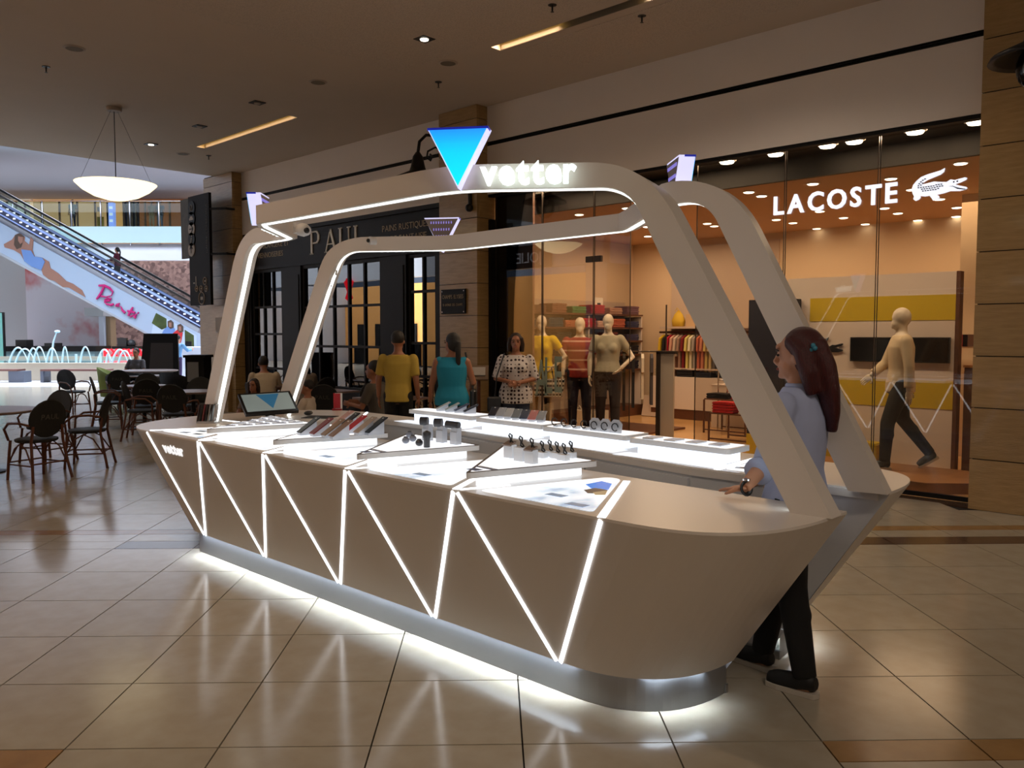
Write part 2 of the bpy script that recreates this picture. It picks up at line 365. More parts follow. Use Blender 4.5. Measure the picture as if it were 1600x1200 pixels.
# ================================================================== CAFE FRONT
cafe = tag(B().box(-16.24, -9.76, 8.86, 8.95, 3.0, 3.74).build('wall_cafe', 'black_paint'), kind='structure')
B().box(-16.24, -9.76, 8.80, 8.90, 3.66, 3.73).build('cornice', 'black_paint', cafe)
B().box(-16.24, -9.76, 8.78, 8.88, 2.97, 3.03).build('cornice', 'black_paint', cafe)
def pilaster(x0, x1, p=cafe): B().box(x0, x1, 8.80, 8.95, 0, 2.97).build('pilaster', 'black_paint', p); B().box(x0 + .06, x1 - .06, 8.785, 8.80, .3, 2.8).build('pilaster_panel', 'black_paint', p)
for x0, x1 in ((-16.24, -15.95), (-14.75, -14.05), (-11.55, -10.85), (-10.1, -9.76)): pilaster(x0, x1)
mir = glass('cafe_glass', (48, 46, 44), 2.0)
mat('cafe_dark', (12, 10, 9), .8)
wn = 0
def cafe_window(x0, x1, z0, z1, nx, nz, dwn=0, rows=None):
    global wn; wn += 1
    win = tag(B().box(x0, x1, 8.84, 8.92, z0, z0 + .06).box(x0, x1, 8.84, 8.92, z1 - .06, z1).box(x0, x0 + .06, 8.84, 8.92, z0 + .06, z1 - .06).box(x1 - .06, x1, 8.84, 8.92, z0 + .06, z1 - .06).build('window_%d' % wn, 'black_paint'), kind='structure')
    if z0 > .1: B().box(x0, x1, 8.84, 8.94, 0, z0).build('dado_panel', 'black_paint', win)
    xs = [x0 + .06 + (x1 - x0 - .12) * i / nx for i in range(nx + 1)]; zs = rows or [z0 + .06 + (z1 - z0 - .12) * i / nz for i in range(nz + 1)]
    for x in xs[1:-1]: B().box(x - .022, x + .022, 8.855, 8.895, z0 + .06, z1 - .06).build('muntin', 'black_paint', win)
    for z in zs[1:-1]: B().box(x0 + .06, x1 - .06, 8.85, 8.89, z - .022, z + .022).build('muntin', 'black_paint', win)
    for i in range(nx):
        for j in range(len(zs) - 1):
            o = B().add([(xs[i], 8.885, zs[j]), (xs[i + 1], 8.885, zs[j]), (xs[i + 1], 8.885, zs[j + 1]), (xs[i], 8.885, zs[j + 1])], [(0, 1, 2, 3)]).build('pane', mir, win)
            cx = sum((v.co for v in o.data.vertices), Vector()) / 4
            q = random.uniform(-.004, .004)
            for v in o.data.vertices: v.co.y += (v.co.x - cx.x) * q
    return win
cafe_window(-14.05, -11.55, .62, 2.97, 5, 3, rows=[.68, 1.42, 2.16, 2.91])
cafe_window(-15.95, -14.75, .1, 2.97, 3, 4, rows=[.16, .95, 1.65, 2.2, 2.91])
cafe_window(-10.85, -10.1, .1, 2.97, 2, 4, rows=[.16, .95, 1.5, 2.35, 2.91])
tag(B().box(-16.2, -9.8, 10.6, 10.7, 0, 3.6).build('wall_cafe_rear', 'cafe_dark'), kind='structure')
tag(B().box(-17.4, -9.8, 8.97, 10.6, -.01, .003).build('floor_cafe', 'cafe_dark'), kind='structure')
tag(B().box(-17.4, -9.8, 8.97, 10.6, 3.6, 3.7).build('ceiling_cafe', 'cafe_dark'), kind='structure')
# serif sign letters drawn as strokes
def serif(txt, o, h, m, parent, y):
    st = {'P': [((0, 0), (0, 1), .12), ((0, 1), (.42, 1), .06), ((.42, 1), (.55, .88), .1), ((.55, .88), (.55, .62), .13), ((.55, .62), (.42, .5), .1), ((.42, .5), (0, .5), .06), ((-.14, .02), (.14, .02), .05), ((-.14, .98), (0, .98), .05)],
          'A': [((0, 0), (.36, 1), .06), ((.36, 1), (.74, 0), .13), ((.15, .36), (.6, .36), .05), ((-.1, .02), (.12, .02), .05), ((.6, .02), (.88, .02), .05)],
          'U': [((0, 1), (0, .25), .13), ((0, .25), (.12, .05), .1), ((.12, .05), (.38, 0), .07), ((.38, 0), (.58, .12), .06), ((.58, .12), (.62, .3), .06), ((.62, .3), (.62, 1), .06), ((-.14, .98), (.14, .98), .05), ((.5, .98), (.76, .98), .05)],
          'L': [((0, 0), (0, 1), .13), ((0, .03), (.5, .03), .06), ((.5, 0), (.54, .25), .05), ((-.14, .98), (.14, .98), .05), ((-.14, .02), (.1, .02), .05)]}
    x = o[0]
    for ch in txt:
        bb = B()
        for a, b, wd in st[ch]:
            bb.bar((x + a[0] * h, y, o[1] + a[1] * h), (x + b[0] * h, y, o[1] + b[1] * h), wd * h, .02, (0, -1, 0))
        bb.build('letter', m, parent); x += h * 1.12
sg = thing('cafe_sign', 'large pale serif letters PAUL on the black cafe fascia', 'sign', (-12.5, 8.86, 3.1))
serif('PAUL', (-13.72, 3.16), .42, mat('pale_print', (206, 200, 188), .5), sg, 8.85)
for txt, x, lab in ((('PAINS RUSTIQUES', 'ET DE FANTAISIE'), -11.55, 'two lines of small pale lettering on the right of the cafe fascia'), (('BOULANGERIE ET', 'VIENNOISERIES'), -15.75, 'two lines of small pale lettering on the left of the cafe fascia')):
    s2 = thing('cafe_lettering', lab, 'lettering', (x, 8.86, 3.2))
    for k, t2 in enumerate(txt): letters(t2, (x, 8.858, 3.40 - .19 * k), (1, 0, 0), (0, 0, 1), .15, MATS['gold_print'], s2, .004, joined=True, name='text_line', gap=.1)
# ================================================================== CLOTHES SHOP SHELL
mat('shop_wall', (220, 196, 164), .75); mat('shop_floor', (214, 168, 112), .2, noise=.1, nscale=2); mat('shop_ceiling', (196, 158, 122), .85)
mat('shop_panel', (196, 176, 158), .6); mat('brown_panel', (118, 82, 62), .5); mat('shop_white', (214, 200, 188), .6)
tag(B().box(-10.3, -1.6, 8.86, 15.2, -.02, .006).build('floor_shop', 'shop_floor'), kind='structure')
tag(B().box(-10.3, -1.6, 9.62, 15.2, 3.5, 3.6).build('ceiling_shop', 'shop_ceiling'), kind='structure')
tag(B().box(-10.4, -10.25, 9.4, 15.2, 0, 3.5).build('wall_shop_left', 'shop_wall'), kind='structure')
tag(B().box(-10.3, -1.6, 14.4, 14.6, 0, 3.5).build('wall_shop_back', 'shop_wall'), kind='structure')
tag(B().box(-1.7, -1.5, 9.0, 15.2, 0, 3.5).build('wall_shop_right', 'shop_wall'), kind='structure')
tag(B().box(-10.3, -8.95, 9.3, 9.45, 0, 3.5).build('wall_shop_front', 'shop_wall'), kind='structure')
tag(B().box(-8.86, -8.12, 8.93, 8.97, 0, 3.70).build('wall_shop_pier', 'brown_panel'), kind='structure')
tag(B().box(-8.92, -2.24, 8.92, 9.62, 3.735, 3.80).box(-8.92, -2.24, 9.55, 9.62, 3.49, 3.735).build('ceiling_dark_soffit', 'black_paint'), kind='structure'); tag(B().box(-8.92, -2.24, 8.82, 8.92, 3.69, 3.74).build('trim_fascia', 'black_paint'), kind='structure')
tag(B().box(-8.92, -8.86, 8.82, 8.95, 0, 3.36).build('trim_doorpost', 'black_paint'), kind='structure')
tag(B().box(-17.5, -1.0, 8.70, 8.90, -.018, .004).build('trim_threshold', 'tile_brown'), kind='structure')
shopglass = glass('shop_glass', (240, 238, 234), 1.45)
mat('pivot', (70, 60, 52), .35, metal=.6)
wid = 3
for (x0, x1) in ((-8.85, -7.92), (-7.90, -6.99), (-6.97, -6.38), (-5.40, -4.285), (-4.265, -3.265), (-3.245, -2.25)):
    wid += 1
    o = B().box(x0, x1, 8.90, 8.912, .03, 3.70).build('window_%d' % wid, shopglass); tag(o, kind='structure')
    for x in (x0, x1): B().box(x - .003, x + .003, 8.8985, 8.9135, .03, 3.70).build('pane_edge', 'pivot', o)
    B().box(x0, x1, 8.885, 8.925, .0, .05).build('floor_rail', 'black_paint', o)
    if x0 in (-7.90, -6.97): B().box(x1 - .12 if x0 == -7.90 else x0, x1 if x0 == -7.90 else x0 + .12, 8.885, 8.927, 2.62, 2.70).build('patch_fitting', 'pivot', o)
# ================================================================== OPPOSITE SIDE OF THE HALL (seen only as reflections)
tag(B().box(-19, 8, -9.3, -9, 0, CZ).build('wall_opposite', 'plaster'), kind='structure')
op = tag(B().box(-60, -19, -7.4, -7, 4.3, 12).build('wall_atrium_south', 'white_wall'), kind='structure')
for x in (-44, -40, -36, -32, -28, -24): B().box(x, x + .35, -7.03, -6.97, 5.2, 6.2).build('slit_window', 'slot_dark', op)
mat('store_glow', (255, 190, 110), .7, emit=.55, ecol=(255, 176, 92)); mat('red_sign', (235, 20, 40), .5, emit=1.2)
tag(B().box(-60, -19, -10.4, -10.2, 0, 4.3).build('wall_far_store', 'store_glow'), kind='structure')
for x in (-55, -46.5, -40.5, -27.5, -19.3): tag(B().box(x - .5, x + .5, -10.2, -6.95, 0, 4.3).build('wall_pier', 'white_wall'), kind='structure')
t = thing('red_logo_sign', 'red fan shaped logo over a shop across the hall', 'sign', (-35.5, -6.9, 3.5))
for k in range(4):
    an = R(60 + 20 * k)
    B().bar((-35.5 + .15 * k, -6.9, 3.4), (-35.5 + .15 * k + math.cos(an) * 1.1, -6.9, 3.4 + math.sin(an) * 1.1), .26, .05, (0, 1, 0)).build('logo_blade', 'red_sign', t)
for k in range(3):
    x = -34 - k * 2.3
    B().box(x - .5, x + .5, -10.2, -10.1, 0, 2.2).build('doorway_panel', 'cafe_dark', t)
s4 = thing('dark_shop_sign', 'black shop sign with white letters OLIE across the hall', 'sign', (-24, -6.9, 3.6))
B().box(-25.6, -21.5, -6.95, -6.85, 4.3, 5.2).build('board', 'black_paint', s4)
letters('JOLIE', (-21.9, -6.84, 4.5), (-1, 0, 0), (0, 0, 1), .6, MATS['white_wall'], s4, .02, joined=True)
# ================================================================== DISPLAY KIOSK
mat('kiosk_white', (222, 214, 206), .32, spec=.5); mat('kiosk_top', (222, 214, 206), .28, spec=.45)
mat('kiosk_grey', (206, 206, 208), .4); mat('steel', (170, 172, 176), .28, metal=.9)
emis('led', (246, 250, 255), 3.2); emis('led_soft', (240, 247, 255), 1.35); emis('led_rear', (228, 238, 252), .95); emis('led_floor', (225, 238, 255), 1.2); emis('led_letters', (240, 255, 252), 1.5); emis('led_frame', (240, 248, 246), 2.4)
mat('chrome', (200, 200, 205), .12, metal=1.0); mat('black_plastic', (16, 16, 18), .35)
KY = 3.6; HT = .925; ZB = .16
kiosk = thing('display_kiosk', 'white island kiosk with glowing zigzag light lines and arched canopy', 'kiosk', (-4.0, KY, 0))
def sup(cx, cy, rx, ry, n, a0, a1, k):
    out = []
    for i in range(k + 1):
        t = R(a0 + (a1 - a0) * i / k); c, s = math.cos(t), math.sin(t)
        out.append((cx + rx * math.copysign(abs(c) ** (2 / n), c), cy + ry * math.copysign(abs(s) ** (2 / n), s)))
    return out
XT = [-6.28, -5.42, -4.56, -3.70, -2.835, -1.97]; XB = [-5.85, -4.99, -4.125, -3.265, -2.40]
YF, YFB = 2.585, 2.82
topR = sup(-1.95, 3.38, .62, .795, 3.0, 0, -90, 18); botR = sup(-2.38, 3.38, .55, .56, 2.4, 0, -90, 18)
topL = sup(-6.3, KY, .80, 1.015, 2.2, -90, -180, 16); botL = sup(-5.95, KY, .16, .78, 5, -90, -180, 16)
def mir(pts): return [(x, 2 * KY - y) for x, y in reversed(pts)]
topRr = sup(-1.95, 3.92, .60, .695, 3.0, 90, 0, 18); botRr = sup(-2.38, 3.92, .55, .46, 2.4, 90, 0, 18)
OT = topR + topL + mir(topL)[1:] + topRr; OB = botR + botL + mir(botL)[1:] + botRr
IN = [(-1.35, 3.92), (-2.4, 3.93), (-4.9, 4.33), (-5.75, 4.36), (-5.95, 4.2), (-5.95, 3.72), (-5.75, 3.50), (-3.4, 3.50), (-2.3, 3.42), (-1.33, 3.38)]
INB = [(-1.912, 3.92)] + IN[1:-1] + [(-1.912, 3.38)]
# countertop slab
B().prism(OT[:-1] + IN[:-1] + [(-1.33, 3.381)][:0], HT - .012, HT).build('countertop', 'kiosk_top', kiosk)
def strip_quads(bb, top, bot, zt, zb, idx):
    for i in idx:
        a, b = top[i], top[i + 1]; c, d = bot[i], bot[i + 1]
        bb.add([(a[0], a[1], zt), (b[0], b[1], zt), (d[0], d[1], zb), (c[0], c[1], zb)], [(0, 1, 2, 3)])
def body(nm, idx, top=OT, bot=OB):
    bb = B(); strip_quads(bb, top, bot, HT - .012, ZB, idx)
    o = bb.build(nm, 'kiosk_white', kiosk, smooth=True); return o
nR, nL = len(topR), len(topL)
iF = nR - 1; iBk = nR + 2 * nL - 2
body('end_panel', range(0, nR - 1)); body('nose_panel', range(nR, iBk)); body('end_panel', range(iBk + 1, len(OT) - 1))
inner = B(); strip_quads(inner, IN, INB, HT - .012, .04, range(len(IN) - 1)); inner.build('inner_wall', 'kiosk_grey', kiosk)
for i in range(len(IN) - 1): B().bar((IN[i][0] - (.05 if i == 0 else 0), IN[i][1], HT - .026), (IN[i + 1][0] - (.05 if i == len(IN) - 2 else 0), IN[i + 1][1], HT - .026), .02, .038).build('edge_band', 'kiosk_top', kiosk)
def front(side):      # flat zigzag wall: triangular panels with light lines between them
    yt, yb = (YF, YFB) if side < 0 else (2 * KY - YF, 2 * KY - YFB)
    zt, zb = HT - .012, ZB
    T = [(x, yt, zt) for x in XT]; Bt = [(x, yb, zb) for x in XB]; nn = Vector((0, side * (zt - zb), -abs(yt - yb))).normalized()
    tl, bl = (topL[0][0], yt, zt), (botL[0][0], yb, zb); tr, br = (topR[-1][0], yt, zt), (botR[-1][0], yb, zb)
    tri = [(tl, T[0], Bt[0], bl)] + [(T[i], T[i + 1], Bt[i]) for i in range(5)] + [(Bt[i], T[i + 1], Bt[i + 1]) for i in range(4)] + [(Bt[4], T[5], tr, br)]
    for p in tri:
        p = [Vector(q) for q in p]; B().add(p + [q - nn * .018 for q in p], [tuple(range(len(p))), tuple(reversed(range(len(p), 2 * len(p))))] + [(i, (i + 1) % len(p), (i + 1) % len(p) + len(p), i + len(p)) for i in range(len(p))]).build('wall_panel', 'kiosk_white', kiosk)
    off = nn * .002
    up = Vector((0, yt - yb, zt - zb)).normalized()
    for i in range(5):
        a, b, c = Vector(T[i]), Vector(Bt[i]), Vector(T[i + 1])
        B().bar(a + Vector((.014, 0, 0)) + up * .002 + off, b + Vector((-.012, 0, 0)) + off, .018, .006, nn).build('light_line', 'led', kiosk)
        B().bar(c - Vector((.014, 0, 0)) + up * .002 + off, b + Vector((.012, 0, 0)) + off, .019, .006, nn).build('light_line', 'led', kiosk)
front(-1); front(1)
# plinth and floor light
PL = [(x + (.045 if y < KY else .045) * 0, y) for x, y in OB]
def inset(pts, d, c=(-3.95, KY)):
    out = []
    for i in range(len(pts)):
        a = Vector(pts[max(i - 1, 0)]); b = Vector(pts[min(i + 1, len(pts) - 1)]); t = (b - a)
        if t.length < 1e-6: out.append(pts[i]); continue
        t.normalize(); n = Vector((t.y, -t.x)); m = Vector(c) - Vector(pts[i])
        if n.dot(m) < 0: n = -n
        out.append((pts[i][0] + n.x * d, pts[i][1] + n.y * d))
    return out
PI = inset(OB, .035); bb = B()
for i in range(len(PI) - 1):
    a, b = PI[i], PI[i + 1]; bb.add([(a[0], a[1], 0), (b[0], b[1], 0), (b[0], b[1], ZB), (a[0], a[1], ZB)], [(0, 1, 2, 3)])
bb.build('plinth', 'steel', kiosk, smooth=True)
P2 = inset(OB, .006); P3 = inset(OB, .03); bb = B()
for i in range(len(PI) - 1):
    bb.add([(P2[i][0], P2[i][1], ZB - .002), (P2[i + 1][0], P2[i + 1][1], ZB - .002), (P3[i + 1][0], P3[i + 1][1], ZB - .002), (P3[i][0], P3[i][1], ZB - .002)], [(0, 1, 2, 3)])
bb.build('floor_light_band', 'led_floor', kiosk)
def strip_light(a, b, power):
    a = Vector((*a, ZB - .006)); b = Vector((*b, ZB - .006)); d = b - a; area('plinth_led_strip', (a + b) / 2, d.length, .018, power * d.length, (.74, .87, 1.0), (0, 0, math.atan2(d.y, d.x)), 130)
LM = inset(OB, .016)
strip_light(LM[nR - 1], LM[nR], 4.2); strip_light(LM[iBk], LM[iBk + 1], 4.2)
for i0, i1 in ((9, nR - 1), (3, 9), (iBk + 1, iBk + 10), (iBk + 10, iBk + 16), (nR + nL // 2 + 2, nR + nL + nL // 2 - 3)): strip_light(LM[i0], LM[i1], 4)
for y0 in (3.38, 3.92): B().box(-5.6, -1.86, y0 - .01, y0 + .01, 0, .04).build('plinth_inner', 'steel', kiosk)
# inner drawers of the far counter, with locks
dl = [IN[1], IN[2]]; a = Vector((dl[0][0], dl[0][1], 0)); b = Vector((dl[1][0], dl[1][1], 0)); u = (b - a).normalized(); nrm = Vector((u.y, -u.x, 0))
if nrm.y > 0: nrm = -nrm
L = (b - a).length
for k in range(3):
    p0 = a + u * (L * k / 3 + .012) + nrm * .008; p1 = a + u * (L * (k + 1) / 3 - .012) + nrm * .008
    for (z0, z1) in ((.50, .862), (.10, .485)):
        d = B().bar(p0 + Vector((0, 0, (z0 + z1) / 2)), p1 + Vector((0, 0, (z0 + z1) / 2)), z1 - z0, .016, nrm).build('drawer', 'kiosk_grey', kiosk)
        if z0 > .3:
            q = p0.lerp(p1, .12) + Vector((0, 0, .76)) + nrm * .008
            B().obox(q, (.05, .012, .035), rz=math.atan2(u.y, u.x)).build('latch', 'chrome', d)
            q2 = p0.lerp(p1, .02) + Vector((0, 0, .76)) + nrm * .008
            B().tube([q2, q2 + nrm * .014], .014, 12).build('lock', 'chrome', d)
# light strips on the countertop
def topbar(x0, y0, x1, y1, wd=.028): B().bar((x0, y0, HT + .0015), (x1, y1, HT + .0015), wd, .003).build('light_line', 'led', kiosk)
topbar(-1.985, YF + .004, -2.39, 3.32, .032)
for x in XT[1:5]:
    topbar(x - .012, YF + .01, x - .17, YF + .30); topbar(x + .012, YF + .02, x + .10, YF + .26, .02)
topbar(-6.26, YF + .02, -6.0, YF + .62, .02); topbar(-5.95, 3.40, -6.7, 3.33, .022); topbar(-5.45, YF + .02, -5.9, YF + .75, .02)
for x in XT[:5]: topbar(x + .02, 2 * KY - YF - .01, x + .34, 2 * KY - YF - .30, .02)
# lit display triangles (front) with printed graphics
def printmat(nm, seed, blue=.25):
    if nm in MATS: return MATS[nm]
    m = bpy.data.materials.new(nm); MATS[nm] = m; m.use_nodes = True; nt = m.node_tree; L2 = nt.links; bs = nt.nodes['Principled BSDF']; bs.inputs['Roughness'].default_value = .08
    tc = nt.nodes.new('ShaderNodeTexCoord'); mp = nt.nodes.new('ShaderNodeMapping'); mp.inputs['Location'].default_value = (seed, seed * .7, 0); mp.inputs['Scale'].default_value = (3.2, 2.0, 1); L2.new(tc.outputs['Object'], mp.inputs['Vector'])
    n = nt.nodes.new('ShaderNodeTexNoise'); n.inputs['Scale'].default_value = 1.6; n.inputs['Detail'].default_value = 3; L2.new(mp.outputs[0], n.inputs['Vector'])
    r = nt.nodes.new('ShaderNodeValToRGB'); e = r.color_ramp.elements; e[0].position = .30; e[0].color = lin((168, 186, 208)); e[1].position = .58; e[1].color = lin((250, 253, 255))
    k = e.new(.42); k.color = lin((222, 234, 246)); L2.new(n.outputs['Fac'], r.inputs[0])
    L2.new(r.outputs[0], bs.inputs['Base Color']); L2.new(r.outputs[0], bs.inputs['Emission Color']); bs.inputs['Emission Strength'].default_value = .85
    return m
emis('panel_glow', (236, 243, 252), .75)
def rpoly(pts, r=.035, k=4):
    out = []; n = len(pts)
    for i in range(n):
        p = Vector(pts[i]); a = (Vector(pts[i - 1]) - p).normalized(); b = (Vector(pts[(i + 1) % n]) - p).normalized()
        for j in range(k + 1):
            t = j / k; q = (p + a * r) * (1 - t) ** 2 + p * 2 * t * (1 - t) + (p + b * r) * t * t; out.append((q.x, q.y))
    return out
mat('tray_white', (226, 226, 226), .35); mat('tray_rim', (120, 110, 104), .4); emis('tray_glow', (244, 249, 255), .85)
mat('print_blue', (40, 130, 225), .2, emit=.7, ecol=(30, 120, 225)); mat('print_brown', (90, 70, 52), .3, emit=.25); mat('print_sand', (190, 170, 130), .3, emit=.3); mat('print_grey', (130, 150, 178), .3, emit=.4)
mat('fitting_black', (40, 42, 50), .3); TRAYS = []; mat('label_blue', (120, 132, 172), .4); mat('film', (238, 242, 250), .25)
for k in range(4):
    dx = -.865 * k
    pan = rpoly([(-2.74 + dx, YF + .06), (-2.07 + dx, YF + .06), (-2.44 + dx, 3.34), (-2.52 + dx, 3.34)], .04)
    lp = B().prism(pan, HT - .002, HT + .003).build('lit_panel', printmat('panel_print_%d' % k, 1.7 * k + .4), kiosk)
    # raised triangular light box with a tray on top
    tri = [(-2.812 + dx, 2.625), (-2.595 + dx, 3.36), (-3.37 + dx, 3.45)]; cx = sum(p[0] for p in tri) / 3; cy = sum(p[1] for p in tri) / 3
    low = [(cx + (x - cx) * .80, cy + (y - cy) * .84) for x, y in tri]
    box = B().prism(rpoly(low, .04), HT, .972).build('light_box', 'led_soft', kiosk)
    B().prism(rpoly(tri, .03), .972, 1.0).build('tray', 'tray_white', box)
    rim = rpoly(tri, .03); inn = rpoly([(cx + (x - cx) * .93, cy + (y - cy) * .93) for x, y in tri], .027); bb = B(); n = len(rim)
    for i in range(n):
        j = (i + 1) % n; bb.add([(*rim[i], 1.0015), (*rim[j], 1.0015), (*inn[j], 1.0015), (*inn[i], 1.0015), (*inn[j], .9995), (*inn[i], .9995)], [(0, 1, 2, 3), (3, 2, 4, 5)])
    bb.build('tray_rim', 'tray_rim', box)
    B().prism(inn, .9995, 1.0008).build('tray_glow', 'tray_glow', box)
    TRAYS.append((tri, cx, cy))
    a2 = Vector(tri[0]).lerp(Vector((cx, cy)), .30); ang = math.atan2(tri[1][1] - tri[2][1], tri[1][0] - tri[2][0])
    if k < 2:
        B().obox((a2.x, a2.y + .02, 1.0012), (.15, .035, .0012), rz=ang).build('label_strip', 'label_blue', box)
        for m_ in range(4): B().obox((a2.x + (m_ - 1.5) * .032 * math.cos(ang), a2.y + .02 + (m_ - 1.5) * .032 * math.sin(ang), 1.0022), (.018, .018, .0012), rz=ang).build('label', 'film', box)
        B().obox((a2.x - .01, a2.y - .05, 1.0012), (.07, .05, .0012), rz=ang).build('label_patch', 'label_blue', box)
B().prism(rpoly([(-6.16, YF + .07), (-5.56, YF + .07), (-5.92, 3.12)], .03), HT - .002, HT + .003).build('lit_panel', printmat('panel_print_5', 9.3), kiosk)
for (x, y) in ((-5.92, 2.72), (-5.76, 2.74), (-5.9, 2.84)): B().obox((x, y, HT + .0042), (.08, .045, .001), rz=.3).build('printed_picture', 'fitting_black', kiosk)
g = HT + .0035
def pq(l): return [(P(x, y, 'z', g).x, P(x, y, 'z', g).y) for x, y in l]
B().prism(pq([(915, 757), (940, 752), (956, 756), (951, 765), (925, 764)]), g, g + .001).build('printed_picture', 'print_blue', kiosk)
B().prism(pq([(912, 766), (930, 763), (950, 766), (946, 772), (918, 771)]), g + .0012, g + .0018).build('printed_picture', 'print_brown', kiosk)
B().prism(pq([(926, 770), (949, 767), (946, 774), (930, 774)]), g + .002, g + .0026).build('printed_picture', 'print_sand', kiosk)
for (x, y) in ((-2.40, 2.80), (-2.20, 2.70), (-3.26, 2.74), (-4.15, 2.76)): B().obox((x, y, g + .0008), (.10, .05, .001)).build('printed_picture', 'print_grey', kiosk)
# rear counter: four long light boxes with trays
RT_ = []
for (x0, x1, y0) in ((-5.45, -4.62, 4.40), (-4.55, -3.82, 4.32), (-3.78, -3.03, 4.22), (-2.98, -2.27, 4.12)):
    y1 = y0 + .24
    bx = B().prism(rpoly([(x0 + .05, y0 + .05), (x1 - .05, y0 + .01), (x1 - .05, y1 - .02), (x0 + .05, y1 - .02)], .02), HT, .985).build('light_box', 'led_rear', kiosk)
    B().prism(rpoly([(x0, y0 + .03), (x1, y0 - .02), (x1, y1), (x0, y1)], .03), .985, 1.015).build('tray', 'tray_white', bx)
    B().prism(rpoly([(x0 + .02, y0 + .05), (x1 - .02, y0), (x1 - .02, y1 - .02), (x0 + .02, y1 - .02)], .03), 1.0148, 1.0162).build('tray_glow', 'tray_glow', bx)
    B().prism([(x0 - .02, y0 - .10), (x1, y0 - .16), (x1, y0), (x0, y0 + .03)], HT - .001, HT + .0025).build('lit_panel', 'panel_glow', kiosk)
    RT_.append((x0, x1, y0, y1))
B().prism(rpoly([(-2.22, 3.98), (-1.88, 4.0), (-1.9, 4.35), (-2.25, 4.42)], .03), HT - .001, HT + .0025).build('lit_panel', printmat('panel_print_9', 5.2), kiosk)
topbar(-2.08, 3.95, -1.72, 3.97, .02); topbar(-2.25, 3.94, -2.29, 4.45, .03)
for (x, y, a) in ((-2.15, 4.08, .3), (-2.05, 4.25, .6), (-1.97, 4.12, .2)): B().obox((x, y, HT + .0035), (.12, .05, .001), rz=a).build('printed_picture', 'print_brown', kiosk)
# small sign on the first wall panel
sl = Vector((0, YF - YFB, HT - ZB)).normalized()
letters('vetter', Vector((-6.06, YF, HT)) - sl * .15 + Vector((0, -.003, 0)), (1, 0, 0), sl, .115, emis('led_sign', (250, 252, 255), .8), kiosk, .006, bold=.003, gap=.05, name='wall_letter')
